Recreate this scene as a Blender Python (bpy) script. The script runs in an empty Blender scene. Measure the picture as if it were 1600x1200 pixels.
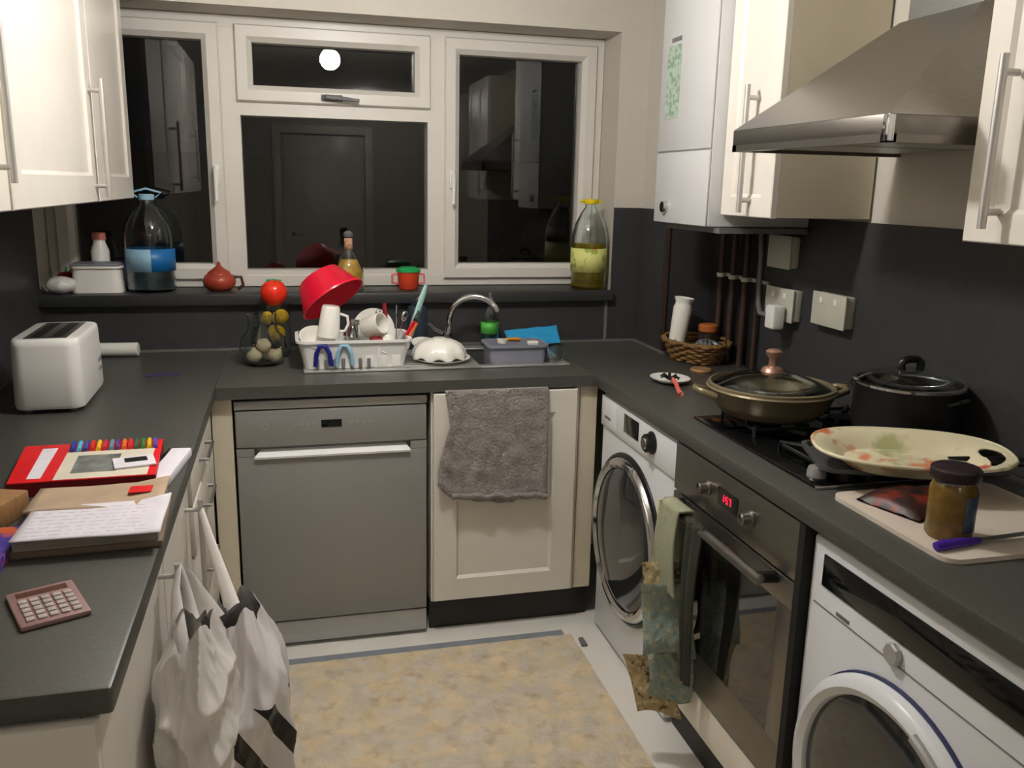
import bpy, bmesh, math, random
from mathutils import Vector, Matrix, noise
random.seed(7)
PI = math.pi
SC = bpy.context.scene
C = SC.collection

# ------------------------------------------------------------ camera, world, lamp, exposure
yaw, pit, rol, F = 0.2540, 0.2239, 0.02146, 1353.1
fw = Vector((math.sin(yaw)*math.cos(pit), math.cos(yaw)*math.cos(pit), -math.sin(pit)))
rt = Vector((math.cos(yaw), -math.sin(yaw), 0)); up = rt.cross(fw)
rt2 = rt*math.cos(rol) + up*math.sin(rol); up2 = up*math.cos(rol) - rt*math.sin(rol)
cd = bpy.data.cameras.new('camera'); cam = bpy.data.objects.new('camera', cd); C.objects.link(cam)
cam.matrix_world = Matrix(((rt2.x, up2.x, -fw.x, 0.1799), (rt2.y, up2.y, -fw.y, -2.7085), (rt2.z, up2.z, -fw.z, 1.5127), (0, 0, 0, 1)))
cd.sensor_width = 36; cd.lens = 36*F/1600; cd.clip_start = 0.02
SC.camera = cam
w = bpy.data.worlds.new('night'); SC.world = w; w.use_nodes = True
w.node_tree.nodes['Background'].inputs[0].default_value = (0.6, 0.75, 1, 1)
w.node_tree.nodes['Background'].inputs[1].default_value = 0.002
SC.view_settings.view_transform = 'Standard'; SC.view_settings.look = 'None'
SC.view_settings.gamma = 1; SC.view_settings.use_curve_mapping = False
SC.view_settings.exposure = 0.18
LAMP = (0.437, -0.70, 2.168); LAMP_COL = (1.0, 0.968, 0.932); LAMP_W = 38.0
FILL_W = 9.0  # power of the added fill lamp

# ------------------------------------------------------------ materials
def srgb(r, g, b):
    f = lambda c: (c/255/12.92 if c/255 <= 0.04045 else ((c/255+0.055)/1.055)**2.4)
    return (f(r), f(g), f(b), 1)
def mat(name, col, rough=0.5, metal=0.0, var=0.06, scale=12.0, bump=0.0, bscale=60.0, coat=0.0, trans=0.0, ior=1.45, emit=None, stretch=None, sheen=0, spec=None):
    m = bpy.data.materials.new(name); m.use_nodes = True; nt = m.node_tree; N = nt.nodes; L = nt.links
    b = N['Principled BSDF']; c = srgb(*col)
    b.inputs['Roughness'].default_value = rough; b.inputs['Metallic'].default_value = metal
    b.inputs['Coat Weight'].default_value = coat; b.inputs['Transmission Weight'].default_value = trans; b.inputs['IOR'].default_value = ior
    if sheen: b.inputs['Sheen Weight'].default_value = sheen
    if spec is not None: b.inputs['Specular IOR Level'].default_value = spec
    tc = N.new('ShaderNodeTexCoord'); mp = N.new('ShaderNodeMapping'); L.new(tc.outputs['Object'], mp.inputs[0])
    if stretch: mp.inputs['Scale'].default_value = stretch
    if var > 0:
        n = N.new('ShaderNodeTexNoise'); n.inputs['Scale'].default_value = scale; n.inputs['Detail'].default_value = 4; L.new(mp.outputs[0], n.inputs[0])
        r = N.new('ShaderNodeValToRGB'); L.new(n.outputs[0], r.inputs[0])
        r.color_ramp.elements[0].position = 0.3; r.color_ramp.elements[1].position = 0.7
        r.color_ramp.elements[0].color = (c[0]*(1-var), c[1]*(1-var), c[2]*(1-var), 1)
        r.color_ramp.elements[1].color = (min(1, c[0]*(1+var)), min(1, c[1]*(1+var)), min(1, c[2]*(1+var)), 1)
        L.new(r.outputs[0], b.inputs['Base Color'])
    else: b.inputs['Base Color'].default_value = c
    if bump:
        n2 = N.new('ShaderNodeTexNoise'); n2.inputs['Scale'].default_value = bscale; n2.inputs['Detail'].default_value = 5; L.new(mp.outputs[0], n2.inputs[0])
        bp = N.new('ShaderNodeBump'); bp.inputs['Strength'].default_value = bump; bp.inputs['Distance'].default_value = 0.01
        L.new(n2.outputs[0], bp.inputs['Height']); L.new(bp.outputs[0], b.inputs['Normal'])
    if emit:
        b.inputs['Emission Color'].default_value = srgb(*col); b.inputs['Emission Strength'].default_value = emit
    return m
def blotch(name, base, cols, scale=10, rough=0.6, soft=0.06, bump=0.0):
    """base colour with coloured blotches of its own (printed flowers)"""
    m = mat(name, base, rough, var=0.05, bump=bump); nt = m.node_tree; N = nt.nodes; L = nt.links; b = N['Principled BSDF']
    tc = N.new('ShaderNodeTexCoord'); cur = b.inputs['Base Color'].links[0].from_socket
    for i, (col, th) in enumerate(cols):
        mp = N.new('ShaderNodeMapping'); mp.inputs['Location'].default_value = (i*3.7+1.3, i*1.9+.4, i*.7); L.new(tc.outputs['Object'], mp.inputs[0])
        n = N.new('ShaderNodeTexNoise'); n.inputs['Scale'].default_value = scale*(1+.15*i); n.inputs['Detail'].default_value = 3; L.new(mp.outputs[0], n.inputs[0])
        r = N.new('ShaderNodeValToRGB'); L.new(n.outputs[0], r.inputs[0]); r.color_ramp.elements[0].position = th; r.color_ramp.elements[1].position = th+soft
        mx = N.new('ShaderNodeMix'); mx.data_type = 'RGBA'; L.new(r.outputs[0], mx.inputs[0]); L.new(cur, mx.inputs[6]); mx.inputs[7].default_value = srgb(*col)
        cur = mx.outputs[2]
    L.new(cur, b.inputs['Base Color'])
    return m
M = {}
M['wall'] = mat('painted wall', (200, 195, 184), 0.7, var=0.02, bump=0.05, bscale=90)
M['ceiling'] = mat('white ceiling', (232, 228, 218), 0.8, var=0.02)
M['cream'] = mat('cream cabinet side', (216, 206, 184), 0.35, var=0.02)
M['gloss'] = mat('white cabinet front', (232, 226, 216), 0.28, var=0.02)
M['door_white'] = mat('white base door', (222, 217, 207), 0.4, var=0.02)
M['upvc'] = mat('white plastic window frame', (216, 212, 204), 0.35, var=0.015)
M['applw'] = mat('white enamel', (226, 228, 232), 0.3, var=0.01)
M['boiler'] = mat('boiler casing', (206, 206, 207), 0.4, var=0.01)
M['splash'] = mat('charcoal splashback panel', (56, 56, 57), 0.42, var=0.10, scale=40)
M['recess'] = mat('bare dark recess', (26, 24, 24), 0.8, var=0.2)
M['top'] = mat('dark grey laminate', (71, 71, 67), 0.38, var=0.14, scale=140)
M['topedge'] = mat('worktop edge', (52, 53, 53), 0.4, var=0.08, scale=90)
M['steel'] = mat('brushed steel', (150, 150, 148), 0.36, 0.9, var=0.05, scale=60, stretch=(1, 1, 12))
M['dwsteel'] = mat('silver painted steel', (150, 149, 147), 0.42, 0.35, var=0.03, scale=30, stretch=(1, 1, 8))
M['dwlight'] = mat('silver trim', (178, 178, 177), 0.35, 0.4, var=0.02)
M['hoodsteel'] = mat('hood steel', (156, 152, 146), 0.3, 0.95, var=0.08, scale=40, bump=0.06, bscale=30, stretch=(1, 14, 14))
M['ovsteel'] = mat('oven steel', (128, 124, 118), 0.33, 0.9, var=0.05, scale=60, stretch=(1, 1, 10))
M['satin'] = mat('satin handle', (196, 194, 190), 0.45, 0.6, var=0.02)
M['sinksteel'] = mat('bright sink steel', (206, 206, 204), 0.3, 0.75, var=0.04, scale=40)
M['chrome'] = mat('chrome', (205, 205, 208), 0.1, 1.0, var=0)
M['black'] = mat('black plastic', (20, 20, 21), 0.35, var=0.1)
M['blackgloss'] = mat('black glossy panel', (14, 15, 16), 0.08, var=0)
M['gap'] = mat('shadow gap board', (24, 23, 22), 0.8, var=0.1)  # near-black: oven body, and shade painted into narrow gaps
M['iron'] = mat('cast iron', (24, 24, 25), 0.6, var=0.2, scale=60)
M['plinth'] = mat('black plinth', (32, 30, 29), 0.5, var=0.1)
M['glass'] = mat('clear glass', (245, 250, 250), 0.0, var=0, trans=1.0, ior=1.45)
M['pane'] = mat('window glass', (250, 252, 252), 0.0, var=0, trans=1.0, ior=1.52)
M['dglass'] = mat('dark oven glass', (30, 30, 27), 0.04, var=0, coat=0.6)
M['smoke'] = mat('smoked door glass', (40, 41, 43), 0.08, var=0, coat=0.5)
M['silicone'] = mat('pale sealant bead', (104, 103, 99), 0.6, var=0.1)
M['floor'] = mat('pale vinyl floor', (228, 225, 218), 0.4, var=0.04, scale=5)
M['white'] = mat('white plastic', (236, 234, 230), 0.4, var=0.01)
M['ceramic'] = mat('white ceramic', (240, 238, 230), 0.2, var=0.01)
M['socket'] = mat('socket plastic', (196, 194, 180), 0.45, var=0.02)
M['red'] = mat('red plastic', (226, 24, 56), 0.28, var=0.03)
M['redpaint'] = mat('red card', (226, 28, 34), 0.4, var=0.04)
M['darkred'] = mat('dark red card side', (128, 18, 30), 0.5, var=0.05)
M['tomato'] = mat('tomato skin', (222, 50, 28), 0.2, var=0.12, scale=9)
M['lemon'] = mat('lemon skin', (236, 190, 30), 0.4, var=0.06, bump=0.2, bscale=90)
M['terracotta'] = mat('terracotta glaze', (158, 62, 44), 0.35, var=0.2, scale=15)
M['brown'] = mat('copper pipe', (66, 48, 40), 0.6, 0.2, var=0.2)
M['wood'] = mat('light wood', (150, 112, 74), 0.6, var=0.2, scale=20, stretch=(1, 6, 1))
M['wicker'] = mat('wicker', (128, 94, 52), 0.7, var=0.35, scale=50, bump=0.3, bscale=100)
M['pan'] = mat('bronze pan enamel', (128, 116, 90), 0.3, 0.3, var=0.12, scale=10)
M['copper'] = mat('copper knob', (190, 150, 130), 0.3, 0.7, var=0.05)
M['pot'] = mat('dark pot enamel', (38, 37, 37), 0.3, var=0.1)
M['towel'] = mat('grey towelling', (140, 134, 129), 0.95, var=0.16, scale=40, bump=1.0, bscale=130, sheen=0.4)
M['bag'] = mat('white plastic bag', (226, 222, 218), 0.35, var=0.03, bump=0.25, bscale=18)
M['water'] = mat('water', (200, 228, 236), 0.0, var=0, trans=1.0, ior=1.33)
M['blue'] = mat('blue label', (20, 104, 168), 0.4, var=0.1)
M['paleblue'] = mat('pale blue', (150, 190, 214), 0.4, var=0.06)
M['navy'] = mat('navy plastic', (28, 36, 130), 0.4, var=0.05)
M['cloth_blue'] = mat('blue cleaning cloth', (40, 152, 206), 0.8, var=0.06, bump=0.2)
M['oil'] = mat('cooking oil', (206, 184, 30), 0.05, var=0, trans=0.75, ior=1.4)
M['yellow'] = mat('yellow cap', (228, 204, 20), 0.4, var=0.04)
M['green'] = mat('green lid', (30, 160, 84), 0.4, var=0.04)
M['purple'] = mat('purple handle', (72, 40, 150), 0.35, var=0.05)
M['paper'] = mat('white paper', (232, 228, 236), 0.8, var=0.03, scale=30)
M['tan'] = mat('tan paper', (184, 160, 136), 0.8, var=0.12, scale=9)
M['lilac'] = mat('grey lilac tub', (128, 130, 142), 0.5, var=0.04)
M['foil'] = mat('silver foil', (150, 156, 162), 0.3, 0.8, var=0.1, bump=0.8, bscale=50)
M['amber'] = mat('amber spice', (112, 86, 36), 0.2, var=0.25, scale=60)
M['bluelabel'] = mat('slate blue label', (62, 78, 96), 0.4, var=0.1)
M['meat'] = blotch('dark printed packet', (50, 26, 24), [((112, 36, 26), .52), ((18, 18, 20), .55)], 12, 0.45)
M['board'] = mat('chopping board plastic', (214, 202, 188), 0.5, var=0.03)
M['griddle'] = mat('grey non-stick', (86, 87, 88), 0.4, 0.3, var=0.08)
M['flask'] = mat('slate flask', (36, 48, 60), 0.4, var=0.08)
M['led'] = mat('red led', (255, 20, 50), 0.5, var=0, emit=4.0)
M['bulb'] = mat('lamp globe', (255, 246, 234), 0.5, var=0, emit=3)
M['mitt_blue'] = blotch('blue floral quilting', (136, 150, 142), [((160, 160, 132), 0.54), ((150, 90, 70), 0.68), ((118, 138, 136), 0.56)], 60, 0.9, bump=0.4)
M['mitt_tan'] = blotch('tan floral quilting', (170, 150, 110), [((100, 78, 54), 0.57), ((130, 50, 40), 0.66), ((196, 184, 148), 0.56)], 50, 0.9, bump=0.4)
M['mitt_band'] = mat('sage cotton', (150, 152, 128), 0.9, var=0.08, bump=0.3)
M['tray'] = blotch('cream floral melamine', (224, 216, 184), [((180, 180, 134), 0.57), ((214, 128, 86), 0.555), ((192, 88, 62), 0.63)], 9, 0.3)
M['rug'] = blotch('beige patterned rug', (222, 203, 168), [((212, 192, 156), 0.40), ((198, 188, 172), 0.42), ((182, 160, 132), 0.54), ((212, 200, 182), 0.48)], 13, 0.95, soft=.20, bump=0.8)
M['mag'] = blotch('printed magazine cover', (70, 56, 150), [((200, 90, 50), 0.55), ((230, 220, 210), 0.66)], 16, 0.4)
M['oil_label'] = blotch('oil bottle label', (214, 214, 130), [((150, 176, 80), 0.55), ((214, 90, 60), 0.64)], 26, 0.5)
M['calc'] = mat('pink calculator case', (156, 124, 122), 0.45, var=0.05)
M['calckey'] = mat('pale calculator keys', (190, 180, 174), 0.45, var=0.04)
M['grey'] = mat('mid grey plastic', (110, 110, 110), 0.5, var=0.05)
M['stripe'] = mat('grey rug stripe', (128, 134, 142), 0.9, var=0.08)
M['rugwhite'] = mat('off white rug border', (230, 227, 220), 0.9, var=0.04)
M['greenprint'] = blotch('pale green instruction sticker', (176, 194, 176), [((132, 160, 138), 0.5)], 60, 0.5)

# ------------------------------------------------------------ mesh builder
class B:
    def __init__(s): s.bm = bmesh.new(); s.mi = 0; s.xf = Matrix()
    def _add(s, verts, faces):
        vs = [s.bm.verts.new(s.xf @ Vector(v)) for v in verts]
        for f in faces:
            try: fc = s.bm.faces.new([vs[i] for i in f]); fc.material_index = s.mi
            except ValueError: pass
        return vs
    def box(s, x0, x1, y0, y1, z0, z1, bev=0.0, seg=2):
        t = bmesh.new(); bmesh.ops.create_cube(t, size=1)
        for v in t.verts: v.co = Vector(((x0+x1)/2+v.co.x*(x1-x0), (y0+y1)/2+v.co.y*(y1-y0), (z0+z1)/2+v.co.z*(z1-z0)))
        if bev > 0: bmesh.ops.bevel(t, geom=list(t.edges), offset=min(bev, abs(x1-x0)*.49, abs(y1-y0)*.49, abs(z1-z0)*.49), segments=seg, affect='EDGES', profile=0.5)
        s.merge(t); return s
    def merge(s, t, m=None):
        t.verts.index_update()
        s._add([(m @ v.co if m else v.co) for v in t.verts], [[v.index for v in f.verts] for f in t.faces]); t.free()
    def lathe(s, prof, seg=32, c=(0, 0, 0), ax=None, close=False, sx=1, sy=1):
        c = Vector(c); q = Vector((0, 0, 1)).rotation_difference(Vector(ax).normalized()).to_matrix() if ax else Matrix.Identity(3)
        vs = []; fs = []; idx = []
        for (r, z) in prof:
            if r < 1e-6: idx.append([len(vs)]); vs.append(c+q @ Vector((0, 0, z)))
            else:
                idx.append(list(range(len(vs), len(vs)+seg)))
                for k in range(seg): a = 2*PI*k/seg; vs.append(c+q @ Vector((r*math.cos(a)*sx, r*math.sin(a)*sy, z)))
        n = len(prof); rng = range(n if close else n-1)
        for i in rng:
            A, Bq = idx[i], idx[(i+1) % n]
            for k in range(seg):
                k2 = (k+1) % seg
                if len(A) == 1 and len(Bq) == 1: continue
                if len(A) == 1: fs.append((A[0], Bq[k], Bq[k2]))
                elif len(Bq) == 1: fs.append((A[k], A[k2], Bq[0]))
                else: fs.append((A[k], A[k2], Bq[k2], Bq[k]))
        s._add(vs, fs); return s
    def cyl(s, c, r, h, seg=28, ax=None, r2=None, bev=0.0):
        r2 = r if r2 is None else r2
        p = [(0, 0), (r-bev, 0), (r, bev), (r2, h-bev), (r2-bev, h), (0, h)] if bev else [(0, 0), (r, 0), (r2, h), (0, h)]
        return s.lathe(p, seg, c, ax)
    def tube(s, pts, r, seg=10, closed=False, flat=1.0):
        pts = [Vector(p) for p in pts]; n = len(pts); rings = []; vs = []
        rr = r if isinstance(r, (list, tuple)) else [r]*n
        prev = None
        for i, p in enumerate(pts):
            if closed: t = pts[(i+1) % n]-pts[i-1]
            else: t = pts[min(i+1, n-1)]-pts[max(i-1, 0)]
            t.normalize()
            if prev is None:
                u = t.orthogonal().normalized()
            else:
                u = prev-t*prev.dot(t); u = u.normalized() if u.length > 1e-6 else t.orthogonal().normalized()
            prev = u; v = t.cross(u)
            rings.append(list(range(len(vs), len(vs)+seg)))
            for k in range(seg): a = 2*PI*k/seg; vs.append(p+(u*math.cos(a)+v*math.sin(a)*flat)*rr[i])
        fs = []
        for i in range(n if closed else n-1):
            A, Q = rings[i], rings[(i+1) % n]
            for k in range(seg): fs.append((A[k], A[(k+1) % seg], Q[(k+1) % seg], Q[k]))
        if not closed: fs.append(tuple(reversed(rings[0]))); fs.append(tuple(rings[-1]))
        s._add(vs, fs); return s
    def prism(s, poly, z0, z1):
        n = len(poly)
        s._add([(x, y, z0) for x, y in poly]+[(x, y, z1) for x, y in poly],
               [tuple(reversed(range(n))), tuple(range(n, 2*n))]+[(i, (i+1) % n, n+(i+1) % n, n+i) for i in range(n)]); return s
    def grid(s, fn, nu, nv):
        vs = [fn(i/nu, j/nv) for i in range(nu+1) for j in range(nv+1)]
        fs = [(i*(nv+1)+j, (i+1)*(nv+1)+j, (i+1)*(nv+1)+j+1, i*(nv+1)+j+1) for i in range(nu) for j in range(nv)]
        s._add(vs, fs); return s
def rings(b, R4, back=True):
    """stack of 4-corner rings -> closed mitred frame / panel"""
    n = len(R4); vs = sum(R4, []); b._add(vs, [(i*4+k, i*4+(k+1) % 4, ((i+1) % n)*4+(k+1) % 4, ((i+1) % n)*4+k) for i in range(n if back == 'loop' else n-1) for k in range(4)]+([] if back == 'loop' else [(0, 1, 2, 3), ((n-1)*4+3, (n-1)*4+2, (n-1)*4+1, (n-1)*4)]))
def props(o, label=None, cat=None, group=None, kind=None):
    if label: o['label'] = label
    if cat: o['category'] = cat
    if group: o['group'] = group
    if kind: o['kind'] = kind
    return o
def O(name, b, mats, parent=None, world=False, ang=28, solid=0, label=None, loc=None, rot=None):
    me = bpy.data.meshes.new(name)
    bmesh.ops.remove_doubles(b.bm, verts=b.bm.verts, dist=1e-6)
    bmesh.ops.recalc_face_normals(b.bm, faces=b.bm.faces); b.bm.to_mesh(me); b.bm.free()
    for m in (mats if isinstance(mats, (list, tuple)) else [mats]): me.materials.append(M[m] if isinstance(m, str) else m)
    me.shade_smooth(); me.set_sharp_from_angle(angle=math.radians(ang))
    o = bpy.data.objects.new(name, me); C.objects.link(o)
    if parent:
        o.parent = parent
        if world:
            p = parent; l = Vector((0, 0, 0))
            while p: l += p.location; p = p.parent
            o.location = -l
    if loc: o.location = loc
    if rot: o.rotation_euler = rot
    if solid:
        md = o.modifiers.new('thickness', 'SOLIDIFY'); md.thickness = solid; md.offset = 0
    if label: o['label'] = label
    return o
def T(name, label, cat, loc=(0, 0, 0), rot=(0, 0, 0), group=None, kind=None):
    o = bpy.data.objects.new(name, None); C.objects.link(o); o.location = loc; o.rotation_euler = rot; o.empty_display_size = 0.05
    return props(o, label, cat, group, kind)
def tree(root, loc, rot=None, label=None):
    def cp(o, par):
        c = o.copy(); C.objects.link(c); c.parent = par
        for ch in list(o.children): cp(ch, c)
        return c
    kids = list(root.children); r = root.copy(); C.objects.link(r)
    for k in kids: cp(k, r)
    r.location = loc
    if rot: r.rotation_euler = rot
    if label: r['label'] = label
    return r
def struct(name, b, m, label, parent=None, ang=28):
    o = O(name, b, m, parent, ang=ang); o['kind'] = 'structure'
    if not parent: o['label'] = label; o['category'] = name.split('_')[0]
    return o
def nz(x, y, z=0, s=1.0): return noise.noise(Vector((x*s, y*s, z*s)))

# ============================================================ room shell
WX0, WX1 = -0.67, 1.77; WY = 0.62; YB = -4.7; H = 2.32
struct('floor', B().box(WX0-.1, WX1+.1, YB-.1, 1.1, -.06, 0), 'floor', 'pale vinyl kitchen floor')
struct('ceiling', B().box(WX0-.1, WX1+.1, YB-.1, 1.1, H, H+.06), 'ceiling', 'white painted ceiling')
SZ, TZ, RX = 1.112, 2.10, 1.45      # sill height, head of the reveal, right reveal
b = B()
b.box(WX0-.1, WX1+.1, WY, 1.05, 0, SZ-.04)
b.box(WX0-.1, WX1+.1, WY, 1.05, TZ, H)
b.box(RX, WX1+.1, WY, 1.05, SZ-.04, TZ)
struct('wall_back', b, 'wall', 'cream painted wall around the window')
struct('wall_left', B().box(WX0-.1, WX0, YB, 1.05, 0, H), 'wall', 'cream painted left wall')
struct('wall_right', B().box(WX1, WX1+.1, YB, 1.05, 0, H), 'wall', 'cream painted right wall behind the hood')
b = B(); b.box(WX0, .1, YB-.1, YB, 0, H); b.box(.1, 1.0, YB-.1, YB, 2.02, H); b.box(1.0, WX1, YB-.1, YB, 0, H)
struct('wall_front', b, 'wall', 'cream wall opposite the window with a doorway')
d1 = struct('door_1', B().box(.14, .96, YB-.07, YB-.03, 0.005, 1.98, .004), 'gloss', 'white door in the wall behind the camera')
O('door_handle', B().cyl((.24, YB-.03, 1.0), .02, .012, ax=(0, 1, 0)).tube([(.24, YB-.02, 1), (.24, YB+.02, 1), (.34, YB+.02, 1)], .008), 'chrome', d1)
b = B(); b.box(.06, .14, YB-.02, YB+.015, 0, 2.06, .004); b.box(.96, 1.04, YB-.02, YB+.015, 0, 2.06, .004); b.box(.14, .96, YB-.02, YB+.015, 1.98, 2.06, .004)
struct('trim_1', b, 'gloss', 'white frame around the rear door')
# boxed-in corner beside the window
struct('wall_boxing', B().box(1.57, WX1, .37, WY, 0, H), 'wall', 'cream boxed-in corner right of the window')
# dark splashback panels
b = B()
b.box(WX0, 1.562, WY-.008, WY, .9, SZ-.04)
b.box(RX+.0, 1.562, WY-.008, WY, SZ-.04, 1.44)
b.box(1.562, 1.57, .37, WY, .9, 1.44)
b.box(1.562, 1.77, .362, .37, .9, 1.44)
struct('trim_2', b, 'splash', 'charcoal splashback panels below and beside the window')
struct('trim_3', B().box(WX0, WX0+.008, -1.66, WY-.008, .9, 1.46), 'splash', 'charcoal splashback panel on the left wall')
struct('trim_4', B().box(WX1-.008, WX1, -2.6, -.03, .9, 1.435), 'splash', 'charcoal splashback panel behind the hob')
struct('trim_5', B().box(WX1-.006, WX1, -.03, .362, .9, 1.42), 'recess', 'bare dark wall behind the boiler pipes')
b = B(); b.box(WX0+.01, 1.56, WY-.016, WY-.008, .9, .908); b.box(1.554, 1.562, .30, WY-.016, .9, .908)
struct('trim_6', b, 'silicone', 'pale sealant bead along the back of the worktop')
struct('trim_7', B().box(1.425, 1.437, WY-.013, WY-.008, .908, SZ-.045), 'grey', 'grey joint strip on the splashback right of the sink')
struct('trim_8', B().box(1.566, 1.58, .352, .366, .9, 1.42), 'brown', 'brown batten on the corner of the boxing')
# window sill
struct('trim_9', B().box(WX0, RX, .575, .86, SZ-.042, SZ, .006), 'topedge', 'dark grey laminate window sill')

# window
W0, W1, WZ0, WZ1, FY = WX0, RX, SZ, TZ, .80
win = props(bpy.data.objects.new('window_1', None), 'wide white window of four dark panes above the sink', 'window', kind='structure'); C.objects.link(win); win.location = (.39, .83, SZ)
def frame(b, x0, x1, z0, z1, t, y0, y1, bev=.006):
    r = lambda i, y: [(x0+i, y, z0+i), (x1-i, y, z0+i), (x1-i, y, z1-i), (x0+i, y, z1-i)]
    rings(b, [r(0, y1), r(0, y0+bev), r(bev*.6, y0), r(t-bev*2, y0), r(t, y0+bev*2), r(t, y1)], 'loop')
ML, MR = -.015, .767   # mullion centres
b = B(); frame(b, W0, W1, WZ0, WZ1, .055, FY, .90)
for mx in (ML, MR): b.box(mx-.04, mx+.04, FY+.001, .899, WZ0+.04, WZ1-.04)
b.box(ML+.02, MR-.02, FY+.002, .898, 1.752, 1.822)
b.box(ML+.03, MR-.03, FY+.004, .88, WZ0+.04, WZ0+.066)
o = O('window_frame', b, 'upvc', win, world=True); o['kind'] = 'structure'
def sash(x0, x1, z0, z1, hinge, hname):
    b = B(); frame(b, x0, x1, z0, z1, .06, FY-.018, .86, .009)
    s = O('window_sash', b, 'upvc', win, world=True); s['kind'] = 'structure'
    p = O('window_pane', B().box(x0+.05, x1-.05, .842, .846, z0+.05, z1-.05), 'pane', s); p.matrix_parent_inverse = Matrix(); p['kind'] = 'structure'
    h = B()
    if hinge == 'v':
        hx = hname; h.box(hx-.012, hx+.012, FY-.028, FY-.018, 1.50, 1.57, .004); h.tube([(hx, FY-.028, 1.56), (hx, FY-.05, 1.55), (hx, FY-.055, 1.44)], [.008, .009, .006])
    else:
        h.box(hname-.04, hname+.04, FY-.028, FY-.018, z0+.012, z0+.036, .004); h.tube([(hname-.03, FY-.028, z0+.024), (hname-.02, FY-.048, z0+.026), (hname+.10, FY-.054, z0+.016)], [.008, .009, .006])
    hh = O('window_handle', h, 'white' if hinge == 'v' else 'grey', s); hh['kind'] = 'structure'
sash(W0+.035, ML-.025, WZ0+.03, WZ1-.03, 'v', ML-.055)
sash(MR+.025, W1-.035, WZ0+.03, WZ1-.03, 'v', MR+.055)
sash(ML+.03, MR-.03, 1.80, WZ1-.03, 'h', .36)
p = O('window_pane', B().box(ML+.03, MR-.03, .842, .846, WZ0+.05, 1.765), 'pane', win, world=True); p['kind'] = 'structure'
# night garden beyond the glass
struct('trim_10', B().box(-3, 4, 4.0, 4.1, -.1, 1.7), mat('night fence boards', (60, 52, 42), 0.9, var=0.3, stretch=(8, 1, 1)), 'dark garden fence outside in the night')
struct('trim_11', B().box(-3, 4, 1.05, 4.0, -.1, -.06), mat('night paving', (60, 60, 58), 0.9, var=0.2), 'dark paving outside the window')

# ceiling lamp (above and ahead of the camera, out of frame; seen mirrored in the window and hood)
t = T('ceiling_lamp', 'bare glowing globe lamp hanging from the middle of the kitchen ceiling', 'lamp', (LAMP[0], LAMP[1], H))
O('ceiling_rose', B().lathe([(0, 0), (.05, 0), (.048, -.014), (.02, -.024), (0, -.024)], c=(0, 0, 0)), 'white', t, ang=50)
O('lamp_holder', B().cyl((0, 0, LAMP[2]-H+.04), .018, H-LAMP[2]-.06), 'white', t)
em = mat('lamp glow', (255, 240, 216), 0.5, var=0, emit=1.0)
em.node_tree.nodes['Principled BSDF'].inputs['Emission Color'].default_value = (*LAMP_COL, 1)
em.node_tree.nodes['Principled BSDF'].inputs['Emission Strength'].default_value = LAMP_W/(4*PI*.055**2*PI)
O('globe', B().lathe([(.055*math.sin(PI*k/12), -.055*math.cos(PI*k/12)+LAMP[2]-H) for k in range(13)], 24), em, t, ang=80)
# unseen fill lamp, added behind the camera for soft light from that side
t = T('ceiling_lamp', 'added fill lamp, an unseen globe on the ceiling near the rear door', 'lamp', (.9, -3.9, H))
O('ceiling_rose', B().lathe([(0, 0), (.05, 0), (.048, -.014), (.02, -.024), (0, -.024)]), 'white', t, ang=50)
em2 = em.copy(); em2.node_tree.nodes['Principled BSDF'].inputs['Emission Strength'].default_value = FILL_W/(4*PI*.07**2*PI)
O('globe', B().lathe([(.07*math.sin(PI*k/12), -.07*math.cos(PI*k/12)-.085) for k in range(13)], 24), em2, t, ang=80)

# ============================================================ worktops
b = B()   # back run with a hole for the sink bowl
BX0, BX1, BY0, BY1 = .80, 1.10, .17, .50
for r in ((-.05, BX0, -.02, WY), (BX1, 1.167, -.02, WY), (BX0, BX1, -.02, BY0), (BX0, BX1, BY1, WY)): b.box(*r[:2], r[2], r[3]-.008 if r[3] == WY else r[3], .862, .9)
o = O('worktop', b, 'top'); props(o, 'dark grey worktop under the window holding the sink', 'worktop')
b = B(); b.box(WX0+.008, -.05, -1.66, WY-.008, .862, .9, .006)
o = O('worktop', b, 'top'); props(o, 'dark grey worktop along the left wall under toaster and papers', 'worktop')
b = B(); b.box(1.167, WX1-.008, -2.5, .36, .862, .9, .006); b.box(1.167, 1.56, .36, WY-.008, .862, .9)
o = O('worktop', b, 'top'); props(o, 'dark grey worktop along the right wall holding the hob', 'worktop')

# ============================================================ dishwasher
t = T('dishwasher', 'silver freestanding dishwasher between the left cupboards and the sink cupboard', 'dishwasher', (.3, .3, 0))
O('body', B().box(.002, .598, .03, .58, .0, .848, .003), 'dwsteel', t, world=True)
O('top_rail', B().box(.0, .6, .0, .03, .822, .85, .004), 'dwlight', t, world=True)
b = B(); b.box(.002, .598, .0, .03, .70, .818, .004)
O('control_panel', b, 'dwsteel', t, world=True)
b = B(); b.box(.262, .326, -.002, .0, .757, .782, .001); O('display', b, 'blackgloss', t, world=True)
for k in range(4):
    for x_ in (.18+k*.018, .35+k*.02): O('button', B().box(x_, x_+.010, -.0015, .0, .768, .772), 'dwlight', t, world=True)
O('power_button', B().lathe([(.008, 0), (.011, 0), (.011, .001), (.008, .001)], 20, (.09, -.001, .768), ax=(0, 1, 0), close=True), 'dwlight', t, world=True)
b = B(); b.box(.002, .598, .0, .03, .10, .672, .004); b.box(.002, .055, .0, .03, .672, .697); b.box(.545, .598, .0, .03, .672, .697); b.box(.055, .545, .026, .03, .672, .70)
dd = O('door', b, 'dwsteel', t, world=True)
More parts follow.
